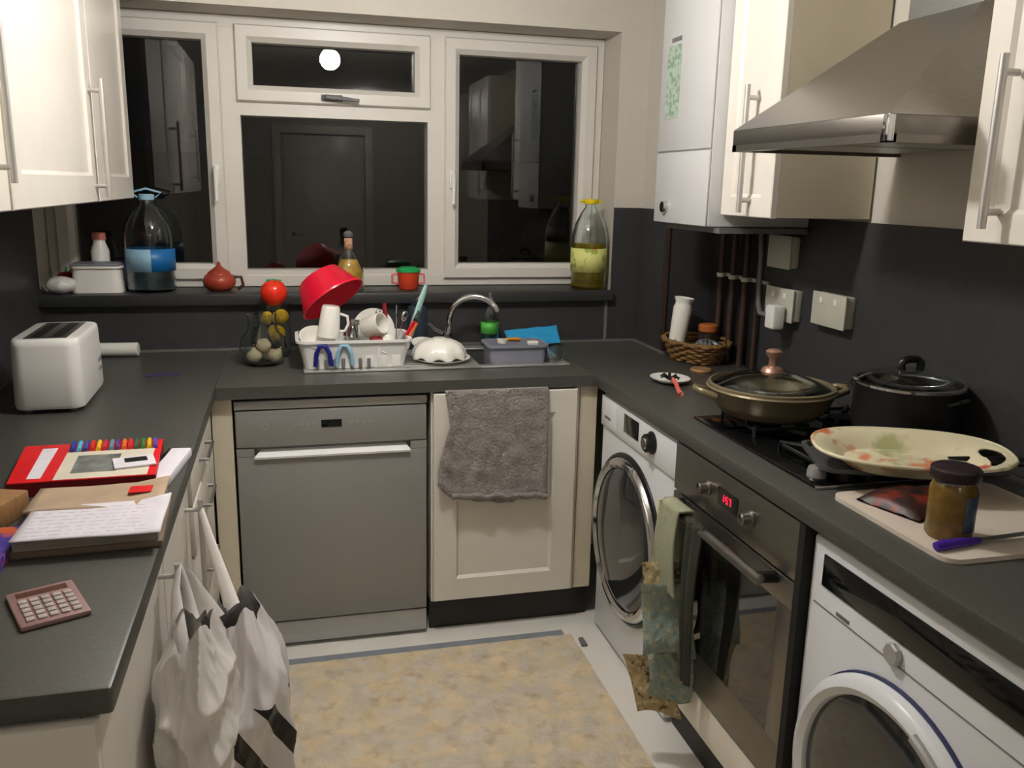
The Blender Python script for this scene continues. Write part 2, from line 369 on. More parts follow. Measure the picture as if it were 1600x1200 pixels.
b = B(); b._add([(.055, -.012, .671), (.545, -.012, .671), (.530, .022, .688), (.075, .022, .688), (.055, -.010, .664), (.545, -.010, .664), (.530, .026, .684), (.075, .026, .684)],
                [(0, 1, 2, 3), (4, 5, 1, 0), (7, 6, 5, 4), (0, 3, 7, 4), (1, 5, 6, 2), (3, 2, 6, 7)])
O('handle_lip', b, mat('highlight white handle lip', (248, 248, 248), 0.5, 0.0, var=0, coat=.6), t, world=True, label='lip of the recessed handle, whitened for its lamplit highlight')  # lamp highlight put into the lip as white colour
O('kickplate', B().box(.002, .598, .006, .03, .015, .094, .003), 'dwlight', t, world=True)

# ============================================================ shaker door helper
def shaker(name, parent, m, x0, x1, z0, z1, y, th=.02, st=.075, axis='y', dr=1, groove=.007, ang=28):
    """door whose face looks along -y (axis y) or +-x; frame and recessed panel in one mesh"""
    b = B()
    def P(a, d, c): return (a, y+d, c) if axis == 'y' else (y+dr*d, a, c)
    r = lambda i, d: [P(x0+i, d, z0+i), P(x1-i, d, z0+i), P(x1-i, d, z1-i), P(x0+i, d, z1-i)]
    rings(b, [r(0, th), r(0, .0025), r(.0025, 0), r(st-.005, 0), r(st+.004, groove)])
    return O(name, b, m, parent, world=True, ang=ang)

# sink cupboard
t = T('sink_cupboard', 'white base cupboard under the sink, grey towel over its door', 'cupboard', (.88, .3, 0))
b = B(); b.box(.612, .628, .0, .56, .12, .86); b.box(1.105, 1.121, .0, .56, .12, .86); b.box(.628, 1.105, .0, .56, .12, .136); b.box(.628, 1.105, .55, .56, .136, .86)
O('carcass', b, 'door_white', t, world=True)
shaker('door', t, 'door_white', .618, 1.108, .128, .856, -.022, .02, .082, groove=.012)
O('plinth', B().box(.612, 1.185, .035, .05, 0, .12), 'plinth', t, world=True)
o = O('filler_panel', B().box(1.124, 1.185, .002, .02, .12, .86), 'cream', None); props(o, 'narrow cream filler strip between sink cupboard and washing machine', 'panel')
o = O('filler_panel', B().box(-.066, -.006, .01, .03, .0, .86), 'cream', None); props(o, 'narrow cream filler strip left of the dishwasher', 'panel')

# towel draped over the cupboard door
def towel(u, v):
    x = .655+.345*u
    # v 0 back hem, .12 over the door top, 1 front hem
    z_bot = .500 - .02*u + .055*(1-min(1, u/.12)) + .008*math.sin(9*u)
    top = .861
    y = -.034
    if v < .12: z = .80+(top-.80)*v/.12; y = -.001
    elif v < .16: z = top+.003; y = -.001-.032*(v-.12)/.04
    else:
        k = (v-.16)/.84; z = top+(z_bot-top)*k
        y = -.032-.007*k+(-.012)*k*(.5+.5*math.sin(u*19+2*k))-.006*math.sin(u*41+3*nz(u*3, k*3))*k+nz(u*8, k*9)*.006
        x += (.016*math.sin(k*3)-.035*math.sin(max(0, k-.35)*PI))*(1-u)*(1 if u < .35 else .4)
        y = min(y, -.026)
        if k > .9: y -= .004
    return (x, y, z)
b = B(); b.grid(towel, 46, 70)
tw = T('hand_towel', 'grey towel draped over the white cupboard door under the sink', 'towel', (.83, -.03, .50))
O('cloth', b, 'towel', tw, world=True, ang=80, solid=.006)
O('hem', B().tube([(.672+.325*k/30, -.052-.010*(.5+.5*math.sin(k/30*19+2)), .515-.018*k/30+.003*math.sin(k)) for k in range(31)], .009, 8, flat=1.5), 'towel', tw, world=True, ang=80)

# ============================================================ washing machine (left of oven)
FX = 1.187
def ringY(prof, c, seg=56, ax=(-1, 0, 0)): return B().lathe(prof, seg, c, ax=ax)
t = T('washing_machine', 'white washing machine with dark round door, between sink cupboard and oven', 'washing machine', (1.48, -.355, 0))
O('body', B().box(FX, 1.74, -.655, -.058, .012, .848, .008), 'applw', t, world=True)
b = B(); b.box(FX-.008, FX, -.652, -.061, .742, .845, .004); O('control_panel', b, 'applw', t, world=True)
O('display', B().box(FX-.011, FX-.008, -.385, -.27, .775, .832, .001), 'blackgloss', t, world=True)
b = B().lathe([(0, 0), (.034, 0), (.034, .004), (.028, .008), (.027, .022), (.023, .026), (0, .026)], 32, (FX-.008, -.485, .800), ax=(-1, 0, 0))
O('program_dial', b, 'black', t, world=True, ang=40); O('dial_cap', B().lathe([(0, 0), (.018, 0), (.017, .003), (0, .003)], 24, (FX-.034, -.485, .800), ax=(-1, 0, 0)), 'chrome', t, world=True)
O('drawer', B().box(FX-.0105, FX-.008, -.2, -.072, .752, .838, .001), 'applw', t, world=True)
O('badge', B().box(FX-.012, FX-.0105, -.155, -.105, .776, .784), 'grey', t, world=True)
dc = (FX, -.312, .43)
O('door_ring', B().lathe([(.262, 0), (.262, .012), (.252, .024), (.238, .026), (.228, .018), (.228, 0)], 64, dc, ax=(-1, 0, 0), close=True), 'chrome', t, world=True, ang=40)
O('door_glass', B().lathe([(0, .03), (.12, .030), (.19, .026), (.225, .016), (.230, .004), (0, .004)], 64, dc, ax=(-1, 0, 0)), 'smoke', t, world=True, ang=40)
O('door_rim', B().lathe([(.266, 0), (.276, 0), (.274, .006), (.264, .012), (.262, .010)], 64, dc, ax=(-1, 0, 0), close=True), 'black', t, world=True, ang=40)

# ============================================================ oven
OX = 1.170
t = T('oven', 'built-under stainless steel oven with red clock and oven gloves on its handle', 'oven', (1.45, -.96, .26))
O('body', B().box(OX+.022, 1.70, -1.25, -.665, .235, .855), 'gap', t, world=True)
O('control_panel', B().box(OX, OX+.022, -1.252, -.663, .728, .858, .003), 'ovsteel', t, world=True)
for yk in (-.855, -1.065):
    k = O('control_knob', B().lathe([(0, 0), (.019, 0), (.019, .004), (.0155, .007), (.0145, .026), (.011, .029), (0, .029)], 28, (OX, yk, .795), ax=(-1, 0, 0)), 'ovsteel', t, world=True, ang=40)
    O('pointer', B().box(OX-.031, OX-.028, yk-.001, yk+.001, .797, .808), 'black', k)
O('clock_display', B().box(OX-.0015, OX, -1.005, -.91, .775, .818), 'blackgloss', t, world=True)
b = B()    # red figures 1:52
def seg7(b, ch, y0, z0, hgt, wd):
    S = {'1': 'bc', '5': 'afgcd', '2': 'abged', '7': 'abc'}[ch]; q = .0016; x0 = OX-.0024; x1 = OX-.0015
    R = {'a': (0, wd, hgt-q, hgt), 'g': (0, wd, hgt/2-q/2, hgt/2+q/2), 'd': (0, wd, 0, q), 'b': (wd-q, wd, hgt/2, hgt), 'c': (wd-q, wd, 0, hgt/2), 'f': (0, q, hgt/2, hgt), 'e': (0, q, 0, hgt/2)}
    for s_ in S: a = R[s_]; b.box(x0, x1, y0-a[1], y0-a[0], z0+a[2], z0+a[3])
seg7(b, '1', -.932, .788, .017, .008); seg7(b, '5', -.950, .788, .017, .009); seg7(b, '7', -.965, .788, .017, .009)
b.box(OX-.0024, OX-.0015, -.947, -.9454, .792, .7936); b.box(OX-.0024, OX-.0015, -.947, -.9454, .799, .8006)
O('clock_digits', b, 'led', t, world=True)
b = B(); y0, y1, z0, z1 = -1.252, -.663, .236, .722
b.box(OX, OX+.02, y0, y1, z0, .345, .003); b.box(OX, OX+.02, y0, y1, .66, z1, .003); b.box(OX, OX+.02, y0, y0+.055, .34, .665, .002); b.box(OX, OX+.02, y1-.055, y1, .34, .665, .002)
O('door', b, 'ovsteel', t, world=True)
O('door_window', B().box(OX+.001, OX+.015, y0+.05, y1-.05, .340, .665), 'dglass', t, world=True)
b = B(); hz = .712; b.tube([(OX-.048, -.715, hz), (OX-.048, -1.20, hz)], .0125, 14, flat=.75)
O('handle', b, 'ovsteel', t, world=True, ang=40)
for yk in (-.73, -1.185): O('handle_post', B().tube([(OX, yk, hz-.004), (OX-.046, yk, hz)], .013, 10), 'black', t, world=True, ang=40)
b = B(); b.box(OX+.006, OX+.024, -1.255, -.662, .125, .225, .003)
o = props(O('panel', b, 'gloss'), 'white panel below the steel oven', 'panel')
o = props(O('plinth', B().box(1.215, 1.232, -1.254, -.66, 0, .122), 'plinth'), 'black plinth under the oven', 'plinth')
o = props(O('filler_panel', B().box(OX-.002, 1.6, -1.276, -1.255, .0, .86), 'gap'), 'near-black strip standing in for the shaded gap between the oven and the nearest washer', 'panel')  # shade of the narrow gap painted as a near-black strip

# ============================================================ nearest washer with black band
t = T('tumble_dryer', 'white front-loading washer nearest the camera with a black control band', 'washing machine', (1.48, -1.58, 0))
O('body', B().box(FX, 1.74, -1.876, -1.28, .012, .848, .008), 'applw', t, world=True)
O('control_band', B().box(FX-.003, FX, -1.872, -1.322, .754, .820, .001), 'blackgloss', t, world=True, label='long glossy black control band')
O('badge', B().box(FX-.0016, FX, -1.415, -1.375, .715, .722), 'grey', t, world=True)
b = B(); b.box(FX-.0012, FX, -1.86, -1.30, .7085, .7105); O('seam', b, 'grey', t, world=True)
O('release_button', B().cyl((FX, -1.545, .728), .021, .012, 8, ax=(-1, 0, 0), bev=.003), 'dwlight', t, world=True)
dc = (FX, -1.578, .408)
O('door_ring', B().lathe([(.262, 0), (.262, .018), (.255, .030), (.240, .036), (.226, .028), (.222, .012), (.222, 0)], 72, dc, ax=(-1, 0, 0), close=True), 'applw', t, world=True, ang=40)
O('door_glass', B().lathe([(0, .030), (.12, .030), (.19, .026), (.224, .018), (.224, .004), (0, .004)], 64, dc, ax=(-1, 0, 0)), 'smoke', t, world=True, ang=40)
O('door_gasket', B().lathe([(.264, 0), (.2665, 0), (.266, .006), (.263, .008)], 64, dc, ax=(-1, 0, 0), close=True), mat('dark slate gasket', (44, 48, 84), .5), t, world=True, ang=40)
O('door_grip', B().tube([(FX-.034, -1.578-.242*math.sin(a), .408+.242*math.cos(a)) for a in (.30, .38, .46, .54)], .010, 10, flat=.8), 'dwlight', t, world=True)

# ============================================================ bar handle
def bar(parent, x, y, z0, z1, d=-1, r=.006, off=.034, w=.0):
    b = B(); b.tube([(x+d*off, y, z0), (x+d*off, y, z1)], r, 12)
    h = O('handle', b, 'satin', parent, world=True, ang=40)
    L_ = z1-z0
    for zz in (z0+L_*.10, z1-L_*.10): O('handle_post', B().tube([(x, y, zz), (x+d*off, y, zz)], r*.85, 10), 'satin', h, ang=40)
    return h

# ============================================================ left base units
def base_unit(y0, y1, label, doors, hy=None):
    t = T('base_cupboard', label, 'cupboard', (-.35, (y0+y1)/2, 0))
    O('carcass', B().box(-.63, -.092, y0+.001, y1-.001, .12, .858), 'door_white', t, world=True)
    O('plinth', B().box(-.13, -.115, y0, y1, 0, .12), 'plinth', t, world=True)
    return t
t = base_unit(-1.655, -1.08, 'white left-hand base cupboard nearest the camera, under the papers', 1)
shaker('door', t, 'door_white', -1.652, -1.083, .13, .855, -.07, .02, .08, axis='x', dr=-1)
h1 = bar(t, -.07, -1.14, .60, .83, d=1)
O('end_panel', B().box(-.63, -.07, -1.674, -1.656, 0, .86, .001), 'door_white', t, world=True)
t = base_unit(-1.078, -.63, 'white base cupboard in the middle of the left run, plastic bags hung on its handle', 1)
shaker('door', t, 'door_white', -1.075, -.65, .13, .855, -.07, .02, .08, axis='x', dr=-1)
h2 = bar(t, -.07, -.72, .56, .80, d=1)
t = T('drawer_unit', 'white drawer unit in the left corner beside the dishwasher', 'drawers', (-.35, -.3, 0))
O('carcass', B().box(-.63, -.092, -.60, -.02, .12, .858), 'door_white', t, world=True)
O('plinth', B().box(-.13, -.115, -.6, -.02, 0, .12), 'plinth', t, world=True)
for (z0, z1, o_) in ((.13, .36, 0), (.366, .60, 0), (.606, .73, .006), (.736, .855, .004)):
    d = O('drawer', B().box(-.09, -.07+o_, -.592, -.03, z0, z1, .004), 'door_white', t, world=True)
    O('handle', B().tube([(-.07, -.40, (z0+z1)/2), (-.045, -.40, (z0+z1)/2), (-.045, -.24, (z0+z1)/2), (-.07, -.24, (z0+z1)/2)], .005, 8), 'steel', d)
props(O('filler_panel', B().box(-.60, -.11, -.628, -.601, .12, .858), 'gap'), 'dark panel standing in for the shaded gap between the left drawer unit and cupboard', 'panel')  # near-black colour stands in for shade inside this gap

# ============================================================ upper left cupboards
t = T('wall_cupboard', 'tall white wall cupboard at upper left beside the window', 'cupboard', (-.5, -.1, 1.445))
UX = -.33; UZ = 1.447; UT = 2.2
O('carcass', B().box(WX0, UX-.022, -.83, WY-.01, UZ, UT), 'cream', t, world=True)
shaker('door', t, 'gloss', -.815, -.0, UZ, UT, UX, .02, .075, axis='x', dr=-1)
shaker('door', t, 'gloss', .005, .585, UZ, UT, UX, .02, .075, axis='x', dr=-1)
bar(t, UX, -.045, 1.46, 1.775, d=1, r=.007)
t = T('wall_cupboard', 'white wall cupboard at the left edge of the photo, nearer the camera', 'cupboard', (-.5, -1.13, 1.445))
O('carcass', B().box(WX0, UX-.022, -1.44, -.832, UZ, UT), 'cream', t, world=True)
shaker('door', t, 'gloss', -1.437, -.836, UZ, UT, UX, .02, .075, axis='x', dr=-1)
bar(t, UX, -.925, 1.50, 1.78, d=1, r=.006)

# ============================================================ right: boiler, cupboards, hood
t = T('boiler', 'white gas boiler with green sticker high in the right corner', 'boiler', (1.59, -.08, 1.405))
O('casing', B().box(1.412, 1.762, -.272, .118, 1.405, H-.002, .008), 'boiler', t, world=True)
O('front_flap', B().box(1.404, 1.412, -.270, .116, 1.407, 1.632, .004), 'boiler', t, world=True)
O('front_cover', B().box(1.404, 1.412, -.270, .116, 1.637, H-.02, .004), 'boiler', t, world=True)
O('dial', B().lathe([(0, 0), (.020, 0), (.018, .014), (0, .016)], 24, (1.404, .02, 1.458), ax=(-1, 0, 0)), 'chrome', t, world=True, ang=40)
b = B(); b.box(1.4025, 1.404, -.035, .065, 1.74, 1.965); O('sticker', b, 'greenprint', t, world=True, label='pale green printed instruction sticker')
b = B(); b.box(1.4022, 1.404, -.030, .04, 1.975, 1.988); O('nameplate', b, 'grey', t, world=True)
O('underside_tray', B().box(1.44, 1.74, -.30, .08, 1.388, 1.404), 'grey', t, world=True)

RXF = 1.45
t = T('wall_cupboard', 'narrow white wall cupboard between the boiler and the extractor hood', 'cupboard', (1.6, -.42, 1.445))
O('carcass', B().box(RXF+.021, 1.762, -.562, -.276, 1.445, UT), 'cream', t, world=True)
shaker('door', t, 'gloss', -.562, -.278, 1.443, UT, RXF, .02, .06, axis='x', dr=1)
bar(t, RXF, -.45, 1.455, 1.80, d=-1, r=.008)
t = T('wall_cupboard', 'white wall cupboard right of the extractor hood at the photo edge', 'cupboard', (1.6, -1.55, 1.43))
O('carcass', B().box(RXF+.021, 1.762, -1.87, -1.272, 1.43, UT), 'cream', t, world=True)
shaker('door', t, 'gloss', -1.57, -1.272, 1.428, UT, RXF, .02, .06, axis='x', dr=1)
shaker('door', t, 'gloss', -1.87, -1.573, 1.428, UT, RXF, .02, .06, axis='x', dr=1)
bar(t, RXF, -1.355, 1.455, 1.76, d=-1, r=.008)

t = T('extractor_hood', 'brushed steel extractor hood over the hob on the right wall', 'extractor hood', (1.6, -.94, 1.61))
hx0, hx1, hy0, hy1 = 1.28, 1.762, -1.242, -.642
b = B(); b.box(hx0, hx1, hy0, hy1, 1.625, 1.662, .002); b.box(hx0, hx0+.02, hy0, hy1, 1.61, 1.626); b.box(hx0, hx1, hy0, hy0+.02, 1.61, 1.626); b.box(hx0, hx1, hy1-.02, hy1, 1.61, 1.626)
O('rim', b, 'ovsteel', t, world=True)
cx0, cy0, cy1, cz = 1.60, -1.075, -.815, 1.91
b = B(); b._add([(hx0, hy0, 1.662), (hx1, hy0, 1.662), (hx1, hy1, 1.662), (hx0, hy1, 1.662), (cx0, cy0, cz), (hx1, cy0, cz), (hx1, cy1, cz), (cx0, cy1, cz)],
                [(0, 1, 5, 4), (1, 2, 6, 5), (2, 3, 7, 6), (3, 0, 4, 7), (4, 5, 6, 7), (0, 3, 2, 1)])
O('canopy', b, 'hoodsteel', t, world=True)
O('chimney', B().box(cx0+.012, hx1, cy0+.012, cy1-.012, cz, H), 'steel', t, world=True)
for k in range(2): O('grease_filter', B().box(hx0+.05, hx1-.03, hy0+.035+k*.275, hy0+.285+k*.275, 1.618, 1.626), 'dwlight', t, world=True)
O('hood_lamp', B().cyl((1.335, -1.10, 1.6165), .022, .009, 24), 'ceramic', t, world=True)
O('corner_cap', B().box(hx0-.003, hx0+.012, hy0-.003, hy0+.014, 1.612, 1.661, .001), 'chrome', t, world=True)

# ============================================================ sockets, pipes, cable
def plate(y0, y1, z0, z1, label, name, kind, rock=0, th=.03):
    t = T(name, label, kind, (WX1-.008, (y0+y1)/2, z0))
    O('back_box', B().box(WX1-.008-th, WX1-.008, y0, y1, z0, z1, .005), 'socket', t, world=True)
    f = O('faceplate', B().box(WX1-.008-th-.007, WX1-.008-th, y0-.003, y1+.003, z0-.003, z1+.003, .003), 'socket', t, world=True)
    for k in range(rock):
        yy = y0+(y1-y0)*(.28+.44*k) if rock > 1 else (y0+y1)/2
        O('rocker_switch', B().box(WX1-.018-th, WX1-.014-th, yy-.008, yy+.008, z1-.03, z1-.012, .001), 'white', t, world=True)
    return t
plate(-.235, -.105, 1.275, 1.375, 'pale blank switch box on the dark wall, topmost of three', 'switch_box', 'switch')
plate(-.275, -.115, 1.108, 1.208, 'pale wall socket with a white plug and boiler cable', 'wall_socket', 'socket', 2)
plate(-.545, -.385, 1.128, 1.222, 'pale double wall socket on the dark splashback nearest the hob', 'wall_socket', 'socket', 2)
t = T('power_plug', 'white plug in the wall socket beneath the boiler, grey cable attached', 'plug', (1.70, -.235, 1.10))
O('plug_body', B().box(1.672, 1.716, -.258, -.205, 1.082, 1.160, .009, 3), 'white', t, world=True)
O('cable', B().tube([(1.72, -.06, 1.388), (1.722, -.07, 1.30), (1.724, -.07, 1.20), (1.715, -.09, 1.145), (1.70, -.13, 1.118), (1.695, -.215, 1.12)], .0085, 10), 'grey', t, world=True, ang=60)
grp = 'heating pipes below the boiler'
plab = ['copper pipe below the boiler, nearest the window corner', 'copper pipe below the boiler, second from the window corner', 'copper pipe below the boiler, third from the window corner', 'thin copper pipe below the boiler beside the grey cable']
for k, (yy, xx, r) in enumerate(((.225, 1.735, .011), (.135, 1.735, .011), (.045, 1.735, .011), (-.035, 1.74, .008))):
    o = O('heating_pipe', B().tube([(xx, yy, .9), (xx, yy, 1.388)], r, 12), 'brown', ang=60)
    props(o, plab[k], 'pipe', grp)
b = B(); b.box(1.752, 1.764, -.075, .26, 1.205, 1.217)
for yy in (.225, .135, .045): b.lathe([(.0115, 0), (.016, 0), (.016, .014), (.0115, .014)], 16, (1.735, yy, 1.204), close=True)
props(O('pipe_clip', b, 'socket', ang=40), 'pale clip rail holding the boiler pipes to the wall', 'clip')

# ============================================================ sink
t = T('sink', 'stainless steel sink with drainer set in the worktop under the window', 'sink', (.66, .33, .9))
b = B(); z0, z1 = .9005, .9075
b.box(.215, BX0+.012, .145, .555, z0, z1, .003); b.box(BX1-.012, 1.135, .145, .555, z0, z1, .003); b.box(BX0+.01, BX1-.01, .145, BY0+.012, z0, z1, .003); b.box(BX0+.01, BX1-.01, BY1-.012, .555, z0, z1, .003)
O('rim', b, 'sinksteel', t, world=True)
b = B()
for k in range(9): b.box(.25, .74, .19+k*.034, .202+k*.034, z1-.001, z1+.0025, .001)
O('drainer_ribs', b, 'sinksteel', t, world=True)
b = B(); q = .012
b.box(BX0, BX0+q*.3, BY0, BY1, .765, .9); b.box(BX1-q*.3, BX1, BY0, BY1, .765, .9); b.box(BX0, BX1, BY0, BY0+q*.3, .765, .9); b.box(BX0, BX1, BY1-q*.3, BY1, .765, .9); b.box(BX0, BX1, BY0, BY1, .76, .765)
O('bowl', b, 'steel', t, world=True)
t = T('mixer_tap', 'curved chrome mixer tap behind the sink bowl', 'tap', (.76, .53, .905))
O('base', B().lathe([(0, 0), (.026, 0), (.024, .02), (.02, .06), (0, .06)], 24), 'chrome', t, ang=40)
O('spout', B().tube([(0, 0, .05)]+[(.09-.09*math.cos(a), -.05-.06*(1-math.cos(a))*.5, .11+.095*math.sin(a)) for a in [PI*k/14 for k in range(13)]], .0115, 14), 'chrome', t, ang=60)
O('lever', B().tube([(-.012, 0, .055), (-.05, -.01, .072), (-.078, -.012, .098)], [.008, .008, .010]), 'chrome', t, ang=60)

# washing-up bowl, scourer, brush in the sink
t = T('washing_up_bowl', 'grey lilac plastic tub standing in the sink bowl', 'tub', (.955, .255, .80))
b = B()
def rect_shell(b, w, d, h, th, flare=1.08, r=.02):
    def rp(w_, d_, r_, z, n=5):
        out = []
        for (sx, sy, a0) in ((1, 1, 0), (-1, 1, PI/2), (-1, -1, PI), (1, -1, 1.5*PI)):
            for k in range(n+1): a = a0+PI/2*k/n; out.append((sx*(w_/2-r_)+r_*math.cos(a), sy*(d_/2-r_)+r_*math.sin(a), z))
        return out
    L_ = [rp(w, d, r, 0), rp(w*flare, d*flare, r, h), rp(w*flare+.014, d*flare+.014, r+.006, h), rp(w*flare+.014, d*flare+.014, r+.006, h-.006)]
    vs = []; n = len(L_[0])
    rings = [rp((w-2*th), d-2*th, r*.8, th), rp(w*flare-2*th, d*flare-2*th, r*.8, h), rp(w*flare+.016, d*flare+.016, r+.006, h), rp(w*flare+.016, d*flare+.016, r+.006, h-.008), rp(w*flare, d*flare, r, h-.008), rp(w, d, r, 0)]
    for q_ in rings: vs += q_
    fs = [tuple(range(n))]+[(i*n+k, i*n+(k+1) % n, (i+1)*n+(k+1) % n, (i+1)*n+k) for i in range(5) for k in range(n)]+[tuple(reversed(range(5*n, 6*n)))]
    b._add(vs, fs)
rect_shell(b, .19, .13, .17, .003)
O('tub', b, 'lilac', t, ang=40)
t = T('dish_brush', 'orange handled dish brush lying across the grey tub in the sink', 'brush', (.93, .235, .980), (0, .15, .7))
O('handle', B().tube([(.06, 0, .004), (.02, 0, .004), (-.02, 0, .002)], [.008, .007, .006]), mat('orange plastic', (226, 150, 30), .4), t, ang=60)
O('bristles', B().lathe([(0, 0), (.016, 0), (.021, .016), (0, .018)], 20, (-.04, 0, -.012)), 'ceramic', t, ang=60)
t = T('glass_tumbler', 'dark glass tumbler beside the grey tub at the sink', 'tumbler', (1.085, .20, .906))
O('glass', B().lathe([(0, 0), (.028, 0), (.034, .062), (.0315, .062), (.026, .004), (0, .004)], 28), 'glass', t, ang=40)
t = T('scourer_holder', 'small black and steel scourer holder on the sink rim', 'holder', (1.045, .30, .9))
O('clip', B().tube([(0, .0, .008), (0, .012, .052), (.02, .02, .060), (.036, .02, .045), (.04, .02, .008)], .007, 8), 'black', t, ang=60)
O('cap', B().box(-.03, .012, -.012, .012, .050, .064, .004), 'ceramic', t)

# heap of upturned white dishes right of the rack
g = 'white dishes drying beside the rack'
def bowlprof(r, h, th=.003): return [(0, 0), (r*.45, 0), (r*.75, h*.4), (r, h), (r-th, h), (r*.72, h*.42+th), (r*.42, th), (0, th)]
t = T('plate', 'white plate lying flat on the drainer under the upturned bowl', 'plate', (.69, .25, .908))
O('dish', B().lathe([(0, 0), (.055, 0), (.098, .014), (.10, .017), (.055, .005), (0, .005)], 48), 'ceramic', t, ang=50)
t = T('bowl', 'scalloped white bowl upturned on the plate right of the dish rack', 'bowl', (.682, .255, .986), (PI, 0, 0))
b = B(); 
def scal(u, v):
    a = 2*PI*u; r = (.012+.082*math.sin(v*PI/2)**.8)*(1+.05*v*math.cos(9*a)); return (r*math.cos(a), r*math.sin(a), .060*(1-math.cos(v*PI/2))*(1) + .0*v + (.004*math.cos(9*a) if v > .8 else 0))
b.grid(scal, 90, 14); O('dish', b, 'ceramic', t, ang=80, solid=.004)
O('foot', B().cyl((0, 0, -.006), .022, .01), 'ceramic', t)
t = T('saucer', 'white saucer tilted behind the upturned white bowl', 'saucer', (.665, .40, .93), (.25, .15, 0))
O('dish', B().lathe([(0, 0), (.035, 0), (.062, .012), (.064, .014), (.034, .004), (0, .004)], 40), 'ceramic', t, ang=50)
t = T('stock_cube_tin', 'small square steel tin standing behind the white bowls', 'tin', (.735, .40, .945), (.3, .5, .3))
O('tin_body', B().box(-.022, .022, -.016, .016, -.02, .022, .003), 'steel', t)

# soap bottle, cloth, flask
t = T('soap_bottle', 'clear washing-up liquid bottle with green label behind the sink', 'bottle', (.93, .545, .906))
O('bottle_body', B().lathe([(0, 0), (.032, 0), (.035, .01), (.034, .10), (.024, .135), (.012, .15), (.012, .165), (.0105, .165), (.0105, .15), (.022, .133), (.032, .10), (.033, .01), (0, .004)], 28), 'glass', t, ang=50)
O('liquid', B().lathe([(0, .005), (.031, .010), (.0315, .045), (0, .045)], 24), mat('teal soap', (30, 110, 110), .1, trans=.6, var=0), t, ang=50)
O('label', B().lathe([(.0352, .05), (.0352, .095)], 28), mat('green label', (80, 176, 70), .4), t, solid=.0006)
O('cap', B().lathe([(0, .165), (.013, .165), (.012, .185), (.006, .187), (.005, .205), (0, .206)], 20), 'grey', t, ang=50)
b = B()
def clo(u, v):
    x = 1.0+.215*u; k = v*1.0
    z = .955-.052*k+.018*u*(1-k)+nz(u*3, v*3, 2)*.006; y = .595-.055*k+.012*math.sin(u*7+1)*k+nz(u*4, v*4)*.01
    return (x+.01*k, y-.004, max(z, .909))
b.grid(clo, 24, 14); props(O('cleaning_cloth', b, 'cloth_blue', ang=80, solid=.003), 'bright blue cleaning cloth propped against the splashback behind the sink', 'cloth')
t = T('flask', 'slate blue flask with silver cap behind the dish rack', 'flask', (.640, .50, .906))
O('flask_body', B().lathe([(0, 0), (.036, 0), (.038, .006), (.038, .15), (.03, .165), (0, .165)], 28), 'flask', t, ang=50)
O('cap', B().lathe([(0, .165), (.02, .165), (.02, .185), (.008, .19), (0, .19)], 24), 'flask', t, ang=50)
O('cap_loop', B().tube([(.0, 0, .185), (.012, 0, .202), (.03, 0, .212)], .006), 'steel', t, ang=50)

# ============================================================ dish rack and what it holds
RKX, RKY, RKZ = .385, .275, .909
t = T('dish_rack', 'white plastic dish rack full of washing-up on the drainer', 'dish rack', (RKX, RKY, RKZ))
b = B(); rect_shell(b, .33, .20, .095, .004, 1.12, .03); O('basket', b, 'white', t, ang=40)
b = B()
for k in range(3): b.box(.03+k*.045, .062+k*.045, -.106, -.098, .004, .05, .004)
b.box(.075, .082, -.112, -.10, .002, .085, .002)
O('side_ribs', b, 'white', t)
b = B()
for k in range(7): b.box(-.13+k*.028, -.118+k*.028, -.114, -.100, .003, .035, .004)
O('slots', b, 'grey', t, label='dark drain slots along the foot of the rack')
def arch(x, m, n):
    b = B(); b.tube([(x-.026, -.112, .012), (x-.022, -.116, .055), (x-.010, -.119, .080), (x+.008, -.119, .080), (x+.020, -.116, .055), (x+.026, -.112, .012)], .0075, 8)
    return O(n, b, m, t, ang=60)
arch(-.105, 'navy', 'clip_arch')['label'] = 'navy blue plastic arch on the rack front'
arch(-.035, 'paleblue', 'clip_arch')['label'] = 'pale blue plastic arch on the rack front'
# red bowl tilted
dv = Vector((.50, -.40, -.77)).normalized(); q = Vector((0, 0, 1)).rotation_difference(dv)
t = T('mixing_bowl', 'red plastic bowl tipped on its side on top of the dish rack', 'bowl', tuple(Vector((.322, .30, 1.125))-dv*.095), tuple(q.to_euler()))
b = B(); b.lathe([(0, 0), (.066, 0), (.076, .004), (.112, .090), (.117, .092), (.117, .098), (.112, .098), (.109, .094), (.073, .008), (0, .005)], 56); O('bowl_body', b, 'red', t, ang=50)
t = T('mug', 'tall white mug upturned in the rack in front of the red bowl', 'mug', (.312, .215, 1.115), (PI, .12, 0))
O('mug_body', B().lathe([(0, 0), (.026, 0), (.03, .006), (.038, .105), (.035, .105), (.027, .01), (0, .008)], 32), 'ceramic', t, ang=50)
O('handle', B().tube([(.032, 0, .025), (.056, 0, .03), (.062, 0, .055), (.054, 0, .08), (.035, 0, .085)], .005, 8), 'ceramic', t, ang=60)
t = T('bowl', 'white bowl leaning at the left end of the dish rack', 'bowl', (.258, .235, .972), (math.radians(30), math.radians(10), 0))
O('dish', B().lathe(bowlprof(.06, .045), 40), 'ceramic', t, ang=50)
t = T('mug', 'white mug lying on its side in the middle of the dish rack', 'mug', (.425, .25, 1.03), (math.radians(70), 0, math.radians(50)))
O('mug_body', B().lathe([(0, 0), (.030, 0), (.034, .006), (.037, .075), (.034, .075), (.03, .01), (0, .008)], 32), 'ceramic', t, ang=50)
O('handle', B().tube([(.034, 0, .018), (.056, 0, .022), (.062, 0, .04), (.054, 0, .058), (.036, 0, .062)], .005, 8), 'ceramic', t, ang=60)
